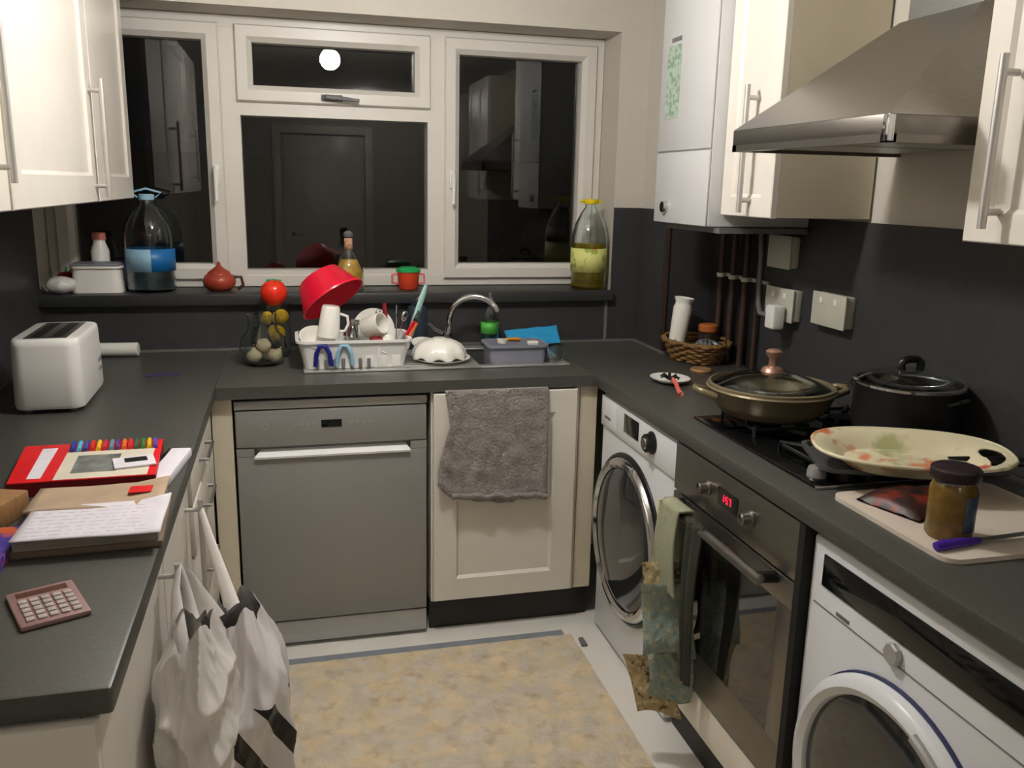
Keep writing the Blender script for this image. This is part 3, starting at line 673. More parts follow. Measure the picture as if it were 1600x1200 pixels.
t = T('mug', 'white mug tipped at the right of the lying mug in the rack', 'mug', (.500, .23, 1.0), (math.radians(150), math.radians(25), 0))
O('mug_body', B().lathe([(0, 0), (.028, 0), (.032, .006), (.034, .07), (.031, .07), (.028, .01), (0, .008)], 32), 'ceramic', t, ang=50)
t = T('jar', 'small dark red jar lying low in the middle of the dish rack', 'jar', (.44, .205, .985), (0, math.radians(90), .2))
O('jar_body', B().lathe([(0, 0), (.022, 0), (.024, .004), (.024, .05), (.018, .056), (0, .056)], 24), 'darkred', t, ang=40)
t = T('glass_tumbler', 'clear tumbler upturned between the mugs in the dish rack', 'tumbler', (.385, .27, 1.045), (PI, -.1, 0))
O('glass', B().lathe([(0, 0), (.024, 0), (.032, .085), (.0295, .085), (.022, .005), (0, .005)], 28), 'glass', t, ang=40)
t = T('side_plate', 'white side plate standing on edge behind the mugs in the rack', 'plate', (.458, .325, 1.012), (math.radians(78), 0, math.radians(12)))
O('dish', B().lathe([(0, 0), (.045, 0), (.074, .010), (.076, .013), (.045, .004), (0, .004)], 44), 'ceramic', t, ang=50)
t = T('steel_cup', 'small steel cup upturned beside the tumbler in the rack', 'cup', (.392, .318, 1.055), (PI, .15, 0))
O('cup_body', B().lathe([(0, 0), (.022, 0), (.028, .06), (.030, .062), (.026, .06), (.020, .004), (0, .004)], 28), 'chrome', t, ang=40)
# cutlery, each one a thing
def cutlery(kind, x, y, tilt, az, label, m='chrome', L_=.15, z=.955):
    t = T(kind, label, 'cutlery', (x, y, z), (0, tilt, az), group='cutlery standing in the rack')
    if kind == 'spoon':
        b = B(); b.tube([(0, 0, 0), (0, 0, L_*.7)], [.003, .002], 8, flat=.5)
        O('handle', b, m, t, ang=60)
        O('bowl', B().lathe([(.004*0, -.02), (.008, -.014), (.012, 0), (.009, .014), (0, .02)], 16, (0, 0, L_*.7+.018), sy=.3), m, t, ang=60)
    elif kind == 'fork':
        O('handle', B().tube([(0, 0, 0), (0, 0, L_*.72)], [.003, .0025], 8, flat=.5), m, t, ang=60)
        b = B(); b.box(-.009, .009, -.001, .001, L_*.72, L_*.72+.012)
        for k in range(4): b.box(-.009+k*.0052, -.0062+k*.0052, -.001, .001, L_*.72+.01, L_)
        O('tines', b, m, t)
    else:
        O('blade', B().box(-.008, .008, -.0008, .0008, 0, L_*.55, .0005), 'chrome', t)
        O('handle', B().tube([(0, 0, L_*.5), (0, 0, L_*.75), (0, 0, L_)], [.007, .009, .007], 10, flat=.5), m, t, ang=60)
cutlery('spoon', .520, .235, .35, .3, 'steel spoon leaning towards the right at the front of the rack')
cutlery('spoon', .505, .27, -.25, .1, 'steel spoon leaning left behind the front cutlery')
cutlery('fork', .530, .265, .2, 1.2, 'steel fork standing among the cutlery in the rack')
cutlery('fork', .545, .24, .5, .2, 'steel fork leaning furthest right in the rack')
cutlery('knife', .500, .255, .1, 2.0, 'table knife with a dark red handle pointing up in the rack', 'darkred', .16)
cutlery('knife', .535, .25, .55, -.1, 'table knife with a bright red handle at the rack end', 'red', .115)
cutlery('knife', .545, .225, .6, .35, 'table knife with an orange handle at the rack end', mat('orange handle', (236, 120, 60), .4), .11)
t = T('kitchen_knife', 'large pale mint handled utensil sticking up at the right of the rack', 'utensil', (.565, .27, .955), (0, .32, -.1))
O('blade', B().box(-.012, .012, -.001, .001, 0, .12, .0005), 'chrome', t)
O('handle', B().tube([(0, 0, .09), (0, 0, .13), (0, 0, .2), (0, 0, .232)], [.010, .013, .012, .008], 12, flat=.6), mat('mint plastic', (176, 214, 210), .4), t, ang=60)

# ============================================================ glass jar and fruit
t = T('glass_jar', 'round glass jar of pale garlic on the worktop left of the rack', 'jar', (.085, .33, .9))
O('jar_body', B().lathe([(0, 0), (.045, 0), (.066, .012), (.080, .05), (.074, .09), (.05, .12), (.046, .15), (.049, .175), (.046, .175), (.043, .15), (.047, .118), (.070, .088), (.076, .05), (.062, .015), (.042, .005), (0, .004)], 40), 'glass', t, ang=60)
g = 'garlic bulbs in the glass jar'
proto = None
for k, (x, y, z) in enumerate(((-.030, -.010, .008), (.026, -.014, .012), (0.0, .030, .018), (.0, -.004, .060))):
    if proto is None:
        proto = T('garlic_bulb', 'pale garlic bulb inside the round glass jar', 'garlic', group=g)
        b = B()
        def gf(u, v):
            a = 2*PI*u; p_ = PI*v; r = .024*math.sin(p_)*(1+.09*abs(math.cos(3*a))); return (r*math.cos(a), r*math.sin(a), .022-.022*math.cos(p_)+(.014*max(0, v-.85)/.15))
        b.grid(gf, 36, 16); O('bulb', b, mat('garlic skin', (214, 200, 164), .5, var=.1), proto, ang=80); O('stem', B().cyl((0, 0, .05), .004, .012, 10), 'wood', proto); proto.location = (.085+x, .33+y, .9+z); proto['label'] = 'pale garlic bulb at the lower left of the round glass jar'
    else: tree(proto, (.085+x, .33+y, .9+z), (k*.5, k*.4, k), ['', 'pale garlic bulb at the lower right of the round glass jar', 'pale garlic bulb at the back of the round glass jar', 'pale garlic bulb on top of the others in the glass jar'][k])
t = T('fruit_bowl', 'tall clear glass vase holding lemons and a tomato behind the jar', 'vase', (.125, .478, .9))
O('vase_body', B().lathe([(0, 0), (.05, 0), (.052, .005), (.056, .19), (.053, .19), (.049, .008), (0, .006)], 40), 'glass', t, ang=50)
def fruit(name, label, m, r, loc, long=1.0, rot=(0, 0, 0), g=None):
    t = T(name, label, name, loc, rot, g)
    b = B(); b.lathe([(r*math.sin(PI*k/20), -r*long*math.cos(PI*k/20)*(1-.06*(abs(k-10) < 2))) for k in range(21)], 32); O('fruit', b, m, t, ang=80)
    if name == 'tomato': 
        b = B()
        for k in range(5): a = 2*PI*k/5; b.tube([(0, 0, r*.97), (.5*r*math.cos(a), .5*r*math.sin(a), r*.93), (.62*r*math.cos(a), .62*r*math.sin(a), r*.95)], [.003, .003, .001], 6)
        O('calyx', b, 'green', t, ang=60)
    else: O('tip', B().cyl((0, 0, r*long*.93), r*.2, .008, 12, r2=r*.1), m, t, ang=60)
fruit('tomato', 'shiny red tomato on top of the glass vase', 'tomato', .047, (.125, .478, 1.128))
fruit('lemon', 'yellow lemon pressed to the right side of the glass vase', 'lemon', .025, (.1485, .470, 1.045), 1.15, (1.3, .3, 0))
fruit('lemon', 'dull yellow lemon at the left of the glass vase, beside the brighter one', 'lemon', .024, (.1005, .476, 1.038), 1.15, (1.2, .2, 0))
fruit('lemon', 'amber lemon lowest in the glass vase', 'lemon', .029, (.130, .478, .985), 1.15, (.9, .5, 0))

# ============================================================ window sill things
sz = SZ+.001
t = T('water_bottle', 'large clear five litre water bottle with blue label on the sill', 'bottle', (-.308, .70, sz))
O('bottle_body', B().lathe([(0, 0), (.078, 0), (.084, .01), (.082, .03), (.085, .05), (.082, .09), (.085, .12), (.085, .20), (.078, .24), (.055, .285), (.026, .31), (.024, .33), (.022, .33), (.024, .31), (.053, .283), (.076, .238), (.0835, .20), (.0835, .12), (.081, .09), (.083, .05), (.080, .03), (.08, .01), (0, .003)], 40), 'glass', t, ang=60)
O('water', B().lathe([(0, .004), (.078, .012), (.080, .03), (.082, .05), (.080, .088), (.080, .10), (0, .10)], 36), 'water', t, ang=60)
b = B(); b.lathe([(.0858, .075), (.0858, .155)], 40)
for f in b.bm.faces:
    a = math.atan2(f.calc_center_median().y, f.calc_center_median().x); f.material_index = 0 if (a > -1.35 or a < -2.7) else 1
O('label', b, ['blue', 'paleblue'], t, solid=.0006)
O('cap', B().cyl((0, 0, .325), .027, .022, 24, bev=.003), 'paleblue', t)
O('grip', B().tube([(-.03, 0, .335), (-.05, 0, .352), (0, 0, .366), (.05, 0, .352), (.03, 0, .335)], .004, 8), 'paleblue', t, ang=60)
t = T('plastic_tub', 'translucent white tub on the sill left of the large water bottle', 'tub', (-.485, .69, sz))
b = B(); rect_shell(b, .17, .12, .095, .003, .93, .03); O('tub_body', b, 'ceramic', t, ang=40)
O('lid', B().box(-.082, .082, -.06, .06, .096, .103, .004), 'lilac', t)
t = T('spray_bottle', 'white bottle with pink cap behind the white tub on the sill', 'bottle', (-.49, .775, sz))
O('bottle_body', B().lathe([(0, 0), (.03, 0), (.032, .01), (.032, .14), (.022, .165), (.02, .18), (0, .18)], 24), 'ceramic', t, ang=40)
O('cap', B().lathe([(0, .18), (.024, .18), (.022, .205), (0, .207)], 24), mat('pink cap', (196, 120, 104), .4), t, ang=40)
t = T('pepper', 'dark red pepper at the far left end of the sill', 'pepper', (-.60, .72, sz+.035))
b = B()
def pf(u, v):
    a = 2*PI*u; p_ = PI*v; r = .034*math.sin(p_)*(1+.12*math.cos(4*a)); return (r*math.cos(a), r*math.sin(a), -.034*math.cos(p_)-.0)
b.grid(pf, 32, 16); O('fruit', b, mat('crimson skin', (150, 16, 40), .3), t, ang=80); O('stem', B().tube([(0, 0, .03), (.004, 0, .05)], .004), 'green', t, ang=60)
t = T('sponge_bag', 'pale crumpled bag at the left end of the sill before the red pepper', 'bag', (-.60, .63, sz))
b = B()
def sbf(u, v):
    a = 2*PI*u; p_ = PI*v; r = .042*math.sin(p_)*(1+.15*nz(math.cos(a)*2, math.sin(a)*2, v*3)); return (r*1.2*math.cos(a), r*math.sin(a), .030-.030*math.cos(p_)*(1+.1*nz(a, v*4)))
b.grid(sbf, 36, 18); O('bag_body', b, 'bag', t, ang=80)
t = T('garlic_pot', 'small terracotta lidded pot with pointed top on the sill', 'pot', (-.072, .685, sz))
O('pot_body', B().lathe([(0, 0), (.036, 0), (.056, .018), (.060, .038), (.05, .058), (.04, .062), (0, .062)], 40), 'terracotta', t, ang=50)
O('lid', B().lathe([(.043, .060), (.040, .068), (.02, .082), (.008, .092), (.006, .104), (0, .108)], 36), 'terracotta', t, ang=50)
O('handle', B().tube([(.052, 0, .05), (.078, 0, .05), (.084, 0, .02), (.066, 0, .004)], .006), mat('dark brown glaze', (70, 36, 30), .4), t, ang=60)
t = T('dressing_bottle', 'glass bottle of layered yellow and orange preserve on the sill behind the red bowl', 'bottle', (.405, .71, sz))
O('bottle_body', B().lathe([(0, 0), (.055, 0), (.058, .01), (.056, .07), (.035, .12), (.016, .15), (.014, .20), (.012, .20), (.014, .15), (.033, .118), (.053, .07), (.055, .012), (0, .004)], 36), 'glass', t, ang=60)
O('contents', B().lathe([(0, .006), (.052, .012), (.052, .068), (.032, .112), (0, .112)], 36), mat('yellow preserve', (226, 170, 40), .4, var=.3, scale=30), t, ang=60)
O('stopper', B().lathe([(0, .2), (.017, .2), (.019, .212), (.008, .222), (0, .222)], 20), 'grey', t, ang=50)
O('neck_wrap', B().lathe([(.0155, .15), (.015, .195)], 24), mat('patterned wrap', (196, 150, 120), .5, var=.4, scale=80), t, solid=.001)
t = T('food_pot', 'small red pot with green lid on the sill behind the rack', 'pot', (.632, .685, sz))
O('pot_body', B().lathe([(0, 0), (.034, 0), (.038, .004), (.044, .068), (0, .068)], 36), mat('orange red plastic', (212, 70, 40), .35), t, ang=40)
O('lid', B().lathe([(0, .068), (.048, .068), (.048, .078), (.03, .086), (0, .087)], 36), 'green', t, ang=40)
for s_ in (-1, 1): O('handle', B().tube([(s_*.042, 0, .06), (s_*.062, 0, .056), (s_*.062, 0, .024), (s_*.039, 0, .02)], .005, 8), mat('pink plastic', (224, 120, 120), .4), t, ang=60)
t = T('oil_bottle', 'large bottle of yellow cooking oil with yellow cap on the right of the sill', 'bottle', (1.365, .655, sz))
O('bottle_body', B().lathe([(0, 0), (.066, 0), (.072, .01), (.070, .03), (.073, .06), (.070, .1), (.073, .15), (.072, .21), (.06, .26), (.035, .31), (.022, .325), (.022, .345), (.019, .345), (.019, .324), (.033, .307), (.057, .257), (.0695, .208), (.0705, .15), (.0675, .1), (.0705, .06), (.0675, .03), (0, .003)], 40), 'glass', t, ang=60)
O('oil', B().lathe([(0, .005), (.066, .012), (.067, .03), (.069, .06), (.067, .1), (.069, .14), (.069, .185), (0, .185)], 36), 'oil', t, ang=60)
O('label', B().lathe([(.0738, .07), (.0738, .165)], 40), 'oil_label', t, solid=.0008)
O('cap', B().cyl((0, 0, .338), .027, .02, 24, bev=.003), 'yellow', t)
for s_ in (-1, 1): O('grip', B().tube([(s_*.022, 0, .352), (s_*.042, 0, .350), (s_*.046, 0, .342)], .005, 8), 'yellow', t, ang=60)

# ============================================================ left worktop things
t = T('toaster', 'white two-slot toaster on the left worktop', 'toaster', (-.452, -.095, .9), (0, 0, .02))
def rbox(w, d, h, r, z0=0, taper=1.0, n=6, top=.02):
    b = B(); rings = []
    for (k, z, s_) in [(0, z0, .97), (1, z0+.01, 1.0), (2, z0+h*.55, (1+taper)/2), (3, z0+h-top, taper), (4, z0+h-top*.3, taper*.985), (5, z0+h, taper*.94)]:
        R_ = []
        for (sx, sy, a0) in ((1, 1, 0), (-1, 1, PI/2), (-1, -1, PI), (1, -1, 1.5*PI)):
            for q in range(n+1): a = a0+PI/2*q/n; R_.append(((sx*(w/2-r)+r*math.cos(a))*s_, (sy*(d/2-r)+r*math.sin(a))*s_, z))
        rings.append(R_)
    vs = sum(rings, []); m_ = len(rings[0])
    fs = [tuple(reversed(range(m_)))]+[(i*m_+k, i*m_+(k+1) % m_, (i+1)*m_+(k+1) % m_, (i+1)*m_+k) for i in range(5) for k in range(m_)]+[tuple(range(5*m_, 6*m_))]
    b._add(vs, fs); return b
O('body', rbox(.172, .335, .186, .035, .012, .97), 'white', t, ang=50)
for (sx, sy) in ((-1, -1), (1, -1), (-1, 1), (1, 1)): O('foot', B().cyl((sx*.055, sy*.13, 0), .012, .014, 16), 'grey', t)
O('top_plate', B().box(-.052, .052, -.135, .135, .1965, .1995, .001), 'steel', t)
for sx in (-1, 1): O('bread_slot', B().box(sx*.025-.013, sx*.025+.013, -.12, .12, .1985, .2005), 'black', t)
O('lever', B().box(-.02, .02, .166, .19, .12, .135, .004), 'white', t)
O('crumb_tray', B().box(-.06, .06, -.163, -.15, .014, .028, .003), 'white', t)
for zz in (.095, .07): O('button', B().box(.078, .0875, .08, .12, zz-.006, zz+.006, .002), 'dwlight', t)
props(O('foil_roll', B().cyl((-.515, .545, .925), .024, .17, 24, ax=(1, -.06, 0), bev=.002), 'ceramic', ang=40), 'white roll lying against the splashback behind the toaster', 'roll')
props(O('bank_card', B().box(-.05, .05, -.018, .018, 0, .003, .001), mat('dull indigo card', (58, 54, 92), .5), loc=(-.225, .20, .9005), rot=(0, 0, .05)), 'dull indigo card lying flat on the worktop right of the toaster', 'card')
# marker box
t = T('pen_box', 'red flat box of coloured felt pens on the left worktop', 'box', (-.235, -.79, .9), (0, 0, .03))
pw, pd, ph = .30, .26, .028
O('box_base', B().prism([(-.135, -pd/2), (.135, -pd/2), (.125, pd/2), (-.16, pd/2)], 0, ph), 'darkred', t)
O('lid_face', B().prism([(-.135, -pd/2), (.135, -pd/2), (.125, pd/2), (-.16, pd/2)], ph, ph+.002), 'redpaint', t)
O('printed_panel', B().prism([(-.055, -pd/2+.004), (.118, -pd/2+.004), (.115, pd/2-.07), (-.062, pd/2-.07)], ph+.002, ph+.0026), mat('cream print', (226, 218, 200), .5, var=.05), t)
O('logo_strip', B().prism([(-.105, -pd/2+.02), (-.080, -pd/2+.02), (-.088, pd/2-.03), (-.118, pd/2-.03)], ph+.002, ph+.0027), 'paper', t, label='white vertical lettering strip')
O('window_print', B().prism([(-.03, -.09), (.055, -.09), (.05, .03), (-.035, .03)], ph+.0026, ph+.003), mat('grey photo print', (118, 122, 118), .5, var=.5, scale=25), t)
O('cover_card', B().box(-.04, .04, -.035, .035, 0, .003), 'paper', t, loc=(.085, -.045, ph+.004), rot=(0, 0, .2))
O('card_print', B().box(-.022, .022, -.014, .014, 0, .001), 'black', t, loc=(.087, -.035, ph+.0072), rot=(0, 0, .2))
pc = [(30, 60, 160), (90, 190, 230), (60, 60, 150), (216, 40, 40), (240, 190, 30), (200, 40, 60), (110, 150, 170), (110, 50, 130), (236, 110, 40), (220, 40, 40), (30, 110, 80), (60, 130, 60), (230, 190, 40), (90, 80, 180)]
for k, c_ in enumerate(pc):
    x = -.055+k*.0130
    p = T('felt_pen', 'coloured felt pen in the row at the far end of the red box', 'pen', group='felt pens in the red box', loc=(-.235+x, -.79+.060, .9+ph+.006))
    mm = mat('pen %d' % k, c_, .35, var=.02)
    p['label'] = ['dark blue', 'sky blue', 'indigo', 'scarlet', 'golden yellow', 'crimson', 'grey blue', 'violet', 'orange', 'bright red', 'teal green', 'leaf green', 'mustard yellow', 'periwinkle'][k]+' felt pen in the open end of the red box'
    O('barrel', B().tube([(0, 0, 0), (-.006, .045, 0)], .0052, 10), mm, p, ang=60); O('cap', B().tube([(-.0062, .0455, 0), (-.0075, .062, 0)], .0047, 10), mm, p, ang=60)
b = B()
for k in range(5): b.box(-.0, .012, -.09+k*.04, -.068+k*.04, 0, .012, .003)
t = T('booklet', 'white spiral booklet between red box and worktop edge', 'booklet', (-.082, -.80, .9), (0, 0, -.12))
O('cover', B().box(-.022, .022, -.12, .10, 0, .02, .003), 'paper', t)
O('spiral', B().tube([(-.024+.003*math.cos(a), -.10+.19*k/200, .012+.011*math.sin(a)) for k, a in ((k, k*.62) for k in range(201))], .0015, 6), 'black', t, ang=60)
# paper stack
t = T('folder', 'tan folder under loose papers near the edge of the left worktop', 'folder', (-.165, -1.13, .9), (0, 0, .05))
O('cover', B().box(-.125, .115, -.10, .135, 0, .012, .003), mat('brown folder', (120, 104, 88), .7), t); O('sheets', B().box(-.115, .108, -.095, .13, .012, .028), mat('grey page edges', (150, 142, 130), .8, var=.2, stretch=(1, 1, 60)), t)
def sheet(x0, x1, y0, y1, z, wob, seed):
    b = B(); b.grid(lambda u, v: (x0+(x1-x0)*u, y0+(y1-y0)*v, z+wob*(nz(u*2+seed, v*2)+.5)+(.012*max(0, u-.75)*4*v)), 16, 12); return b
o = O('envelope', sheet(-.29, -.06, -1.11, -.985, .932, .004, 3), 'tan', ang=80, solid=.006); props(o, 'creased tan paper packet on the papers, red sticker on it', 'packet')
s_ = O('sticker', B().box(-.125, -.085, -1.055, -1.02, .9415, .943), 'redpaint', o, label='bright red square sticker')
o = O('sheet_of_paper', sheet(-.275, -.045, -1.245, -1.085, .934, .003, 9), 'paper', ang=80, solid=.002); props(o, 'white handwritten sheet on top of the paper pile', 'paper')
b = B()
for k in range(8):
    xx = -.262
    while xx < -.07:
        L_ = random.uniform(.004, .03); b.box(xx, xx+L_, -1.232+k*.017, -1.2315+k*.017, .9382, .9386); xx += L_+random.uniform(.004, .012)
t = O('handwriting', b, mat('blue ink', (196, 194, 214), .6), o)
o = props(O('magazine', B().box(-.06, .06, -.08, .08, 0, .022, .003), 'mag', loc=(-.338, -1.215, .9), rot=(0, 0, .0)), 'purple and orange magazine cut by the left edge of the photo', 'magazine')
o = props(O('wooden_box', B().box(-.04, .04, -.045, .045, 0, .045, .004), 'wood', loc=(-.355, -1.04, .9), rot=(0, 0, -.3)), 'small brown wooden box left of the papers at the photo edge', 'box')
t = T('calculator', 'pink calculator with pale keys near the end of the left worktop', 'calculator', (-.178, -1.42, .9), (0, 0, .42))
O('case', B().box(-.046, .046, -.062, .062, 0, .009, .004), 'calc', t)
O('screen', B().box(-.034, .034, .034, .050, .009, .0098), mat('brown lcd', (98, 66, 58), .3), t)
kp = None
for r_ in range(5):
    for c_ in range(5):
        if kp is None: kp = O('key', B().box(-.0058, .0058, -.0058, .0058, 0, .003, .0015), 'calckey', t)
        else: kp = kp.copy(); C.objects.link(kp); kp.parent = t
        kp.location = (-.030+c_*.015, -.046+r_*.0155, .009)

# ============================================================ right worktop things
t = T('wicker_basket', 'oval wicker basket in the recess below the boiler', 'basket', (1.635, .19, .901))
b = B(); R0 = (.088, .115)
def oval(rx, ry, z, n=72, wob=0, ph=0): return [(rx*math.cos(2*PI*k/n)+wob*math.cos(2*PI*k/n*12+ph)*.01, ry*math.sin(2*PI*k/n), z+wob*.004*math.sin(2*PI*k/n*18+ph)) for k in range(n)]
for k in range(6): b.tube(oval(.080+.005*k, .118+.006*k, .006+k*.0105, wob=.5, ph=k*PI), .0062, 6, closed=True)
O('weave', b, 'wicker', t, ang=70); 
b = B(); b.tube(oval(.112, .152, .070, wob=.6), .008, 8, closed=True); b.tube(oval(.112, .152, .074, wob=.6, ph=PI), .006, 8, closed=True); O('rim', b, 'wicker', t, ang=70)
O('bottom', B().lathe([(0, 0), (.072, 0), (.072, .005), (0, .005)], 40, sy=1.45), 'wicker', t)
t = T('salt_pot', 'tall white pot leaning in the wicker basket', 'pot', (1.580, .255, .912), (.03, .12, 0))
O('pot_body', B().lathe([(0, 0), (.026, 0), (.028, .006), (.030, .05), (.035, .175), (.031, .187), (.030, .195), (.038, .212), (.034, .214), (.026, .198), (0, .195)], 32), 'ceramic', t, ang=50)
t = T('spice_jar', 'glass jar with orange brown lid in the basket', 'jar', (1.69, .21, .907))
O('jar_body', B().lathe([(0, 0), (.03, 0), (.034, .008), (.034, .09), (0, .092)], 28), mat('dark herbs', (50, 40, 34), .3), t, ang=50); O('lid', B().cyl((0, 0, .092), .036, .03, 28, bev=.005), mat('orange brown lid', (176, 100, 44), .5), t, ang=40)
t = T('foil_parcel', 'crumpled silver foil parcel in the front of the basket', 'parcel', (1.65, .13, .912))
b = B()
def fp(u, v):
    a = 2*PI*u; p_ = PI*v; n_ = 1+.25*nz(math.cos(a)*2.5, math.sin(a)*2.5, v*5); return (.05*math.sin(p_)*math.cos(a)*n_, .055*math.sin(p_)*math.sin(a)*n_, .036-.036*math.cos(p_)*n_)
b.grid(fp, 32, 18); O('foil', b, 'foil', t, ang=20)
t = T('coaster', 'small round wooden lid on the worktop in front of the basket', 'lid', (1.555, -.02, .9))
O('disc', B().lathe([(0, 0), (.036, 0), (.038, .006), (.034, .012), (0, .012)], 32), 'wood', t, ang=40)
t = T('saucer', 'white oval saucer with a black trinket on it beside the bronze pan', 'saucer', (1.375, -.16, .901))
O('dish', B().lathe([(0, 0), (.035, 0), (.062, .012), (.064, .016), (.06, .016), (.034, .005), (0, .005)], 40, sy=1.15), 'ceramic', t, ang=50)
t = T('hair_clip', 'black clip with a twisted red and white cord trailing off the saucer', 'clip', (1.355, -.20, .92))
b = B()
for k in range(6): b.tube([(0, 0, .0), (.02*math.cos(k*1.05), .028*math.sin(k*1.05), .012), (.032*math.cos(k*1.05), .045*math.sin(k*1.05), -.004+.003*k)], [.005, .005, .002], 8)
O('clip', b, 'black', t, ang=60)
b = B(); b.tube([(0, -.02, .004), (-.012, -.075, .002), (-.018, -.11, -.013), (-.028, -.15, -.0135)], .0075, 10)
stripe = mat('red white twist', (214, 64, 50), .5); nt = stripe.node_tree; wv = nt.nodes.new('ShaderNodeTexWave'); wv.inputs['Scale'].default_value = 30; wv.bands_direction = 'Y'
tc = nt.nodes.new('ShaderNodeTexCoord'); nt.links.new(tc.outputs['Object'], wv.inputs[0]); r_ = nt.nodes.new('ShaderNodeValToRGB'); nt.links.new(wv.outputs[0], r_.inputs[0]); r_.color_ramp.elements[0].color = srgb(200, 50, 40); r_.color_ramp.elements[1].color = srgb(226, 150, 130)
r_.color_ramp.elements[0].position = .5; r_.color_ramp.elements[1].position = .6
nt.links.new(r_.outputs[0], nt.nodes['Principled BSDF'].inputs['Base Color'])
O('cord', b, stripe, t, ang=60)

# hob
t = T('gas_hob', 'black four-burner gas hob under the extractor hood', 'hob', (1.50, -.89, .9))
O('hob_plate', B().box(1.245, 1.735, -1.185, -.60, .9005, .908, .003), 'blackgloss', t, world=True)
O('edge_trim', B().box(1.243, 1.737, -1.189, -1.183, .9, .909, .001), 'chrome', t, world=True)
for (x, y) in ((1.38, -.74), (1.38, -1.03), (1.61, -.74), (1.61, -1.03)):
    bu = O('burner', B().lathe([(0, 0), (.045, 0), (.045, .008), (.034, .010), (.034, .018), (0, .019)], 28, (x, y, .908)), 'iron', t, world=True, ang=40)
    b = B()
    for k in range(4):
        a = PI/4+k*PI/2; b.tube([(x+.11*math.cos(a), y+.12*math.sin(a), .909), (x+.11*math.cos(a), y+.12*math.sin(a), .932), (x+.03*math.cos(a), y+.03*math.sin(a), .932)], .005, 6)
    pts = [(x+.105*math.cos(PI/4+k*PI/2), y+.115*math.sin(PI/4+k*PI/2), .926) for k in range(4)]
    b.tube(pts, .005, 6, closed=True)
    O('pan_support', b, 'iron', t, world=True, ang=50)
for k, (x, y) in enumerate(((1.285, -1.125), (1.335, -1.155), (1.39, -1.165), (1.445, -1.165))):
    O('control_knob', B().lathe([(0, 0), (.019, 0), (.019, .010), (.016, .020), (0, .021)], 24, (x, y, .908)), 'black', t, world=True, ang=40) if k else O('control_knob', B().lathe([(0, 0), (.021, 0), (.021, .012), (.018, .022), (0, .023)], 24, (x, y, .908)), 'dwlight', t, world=True, ang=40)

# bronze pan
t = T('saute_pan', 'bronze coloured pan with glass lid on the far front burner', 'pan', (1.400, -.725, .938))
O('pan_body', B().lathe([(0, 0), (.105, 0), (.125, .008), (.150, .035), (.164, .072), (.168, .074), (.164, .078), (.160, .074), (.146, .037), (.122, .012), (.10, .004), (0, .004)], 56), 'pan', t, ang=50)
for a in (-.15, PI-.15):
    c_, s_ = math.cos(a), math.sin(a)
    O('side_handle', B().tube([(c_*.158-s_*.035, s_*.158+c_*.035, .058), (c_*.195-s_*.03, s_*.195+c_*.03, .070), (c_*.205, s_*.205, .073), (c_*.195+s_*.03, s_*.195-c_*.03, .070), (c_*.158+s_*.035, s_*.158-c_*.035, .058)], .009, 10), 'pan', t, ang=60)
O('lid_glass', B().lathe([(0, .118), (.05, .114), (.10, .101), (.150, .080), (.158, .077), (.150, .077), (.10, .097), (.05, .110), (0, .114)], 56), 'glass', t, ang=60)
O('lid_rim', B().lathe([(.154, .076), (.163, .076), (.163, .084), (.156, .086)], 56, close=True), 'pan', t, ang=40)
O('lid_knob', B().lathe([(0, .115), (.030, .116), (.026, .126), (.012, .132), (.010, .150), (.020, .163), (.021, .170), (.014, .176), (0, .177)], 28), 'copper', t, ang=50)
# black pot
t = T('stock_pot', 'large black pot with domed glass lid on the back of the hob', 'pot', (1.634, -.955, .938))
O('pot_body', B().lathe([(0, 0), (.112, 0), (.120, .006), (.124, .03), (.124, .124), (.127, .127), (.121, .127), (.120, .03), (.112, .01), (0, .006)], 56), 'pot', t, ang=50)
for a in (-1.2, PI-1.2):
    c_, s_ = math.cos(a)*.97, math.sin(a)*.97
    O('side_handle', B().tube([(c_*.122-s_*.03, s_*.122+c_*.03, .10), (c_*.140-s_*.025, s_*.140+c_*.025, .108), (c_*.140+s_*.025, s_*.140-c_*.025, .108), (c_*.122+s_*.03, s_*.122-c_*.03, .10)], .007, 10), 'black', t, ang=60)
O('lid_glass', B().lathe([(0, .166), (.04, .163), (.09, .150), (.120, .131), (.124, .128), (.118, .128), (.09, .146), (.04, .159), (0, .162)], 56), 'glass', t, ang=60)
O('lid_rim', B().lathe([(.118, .127), (.128, .127), (.128, .133), (.120, .135)], 56, close=True), 'chrome', t, ang=40)
O('lid_knob', B().tube([(-.026, 0, .163), (-.028, 0, .178), (-.015, 0, .188), (.015, 0, .188), (.028, 0, .178), (.026, 0, .163)], .010, 10), 'black', t, ang=60)
# griddle and tray
t = T('griddle_pan', 'square grey griddle pan under the cream tray', 'pan', (1.43, -1.135, .934), (0, 0, -.35))
b = B(); rect_shell(b, .27, .20, .014, .003, 1.04, .025); O('pan_body', b, 'griddle', t, ang=40)
O('handle', B().tube([(.14, -.02, .018), (.20, -.03, .024), (.34, -.04, .030)], [.010, .011, .012], 10, flat=.7), 'black', t, ang=60)
t = T('serving_tray', 'cream oval tray with orange flowers resting over the hob', 'tray', (1.452, -1.205, .952), (math.radians(3), math.radians(0), -.40))
b = B(); NU, NV = 320, 110; HOLE = ((.172, 0), )
def tray_pt(u, v):
    a = 2*PI*u; p_ = 2.5; ca, sa = math.cos(a), math.sin(a)
    rr = (abs(ca)**p_+abs(sa)**p_)**(-1/p_)
    x, y = .200*rr*ca*v, .126*rr*sa*v
    z = 0 if v < .66 else .036*math.sin((v-.66)/.34*PI/2*.9)
    return (x, y, z)
vs = [tray_pt(i/NU, j/NV) for i in range(NU) for j in range(1, NV+1)]
fs = []
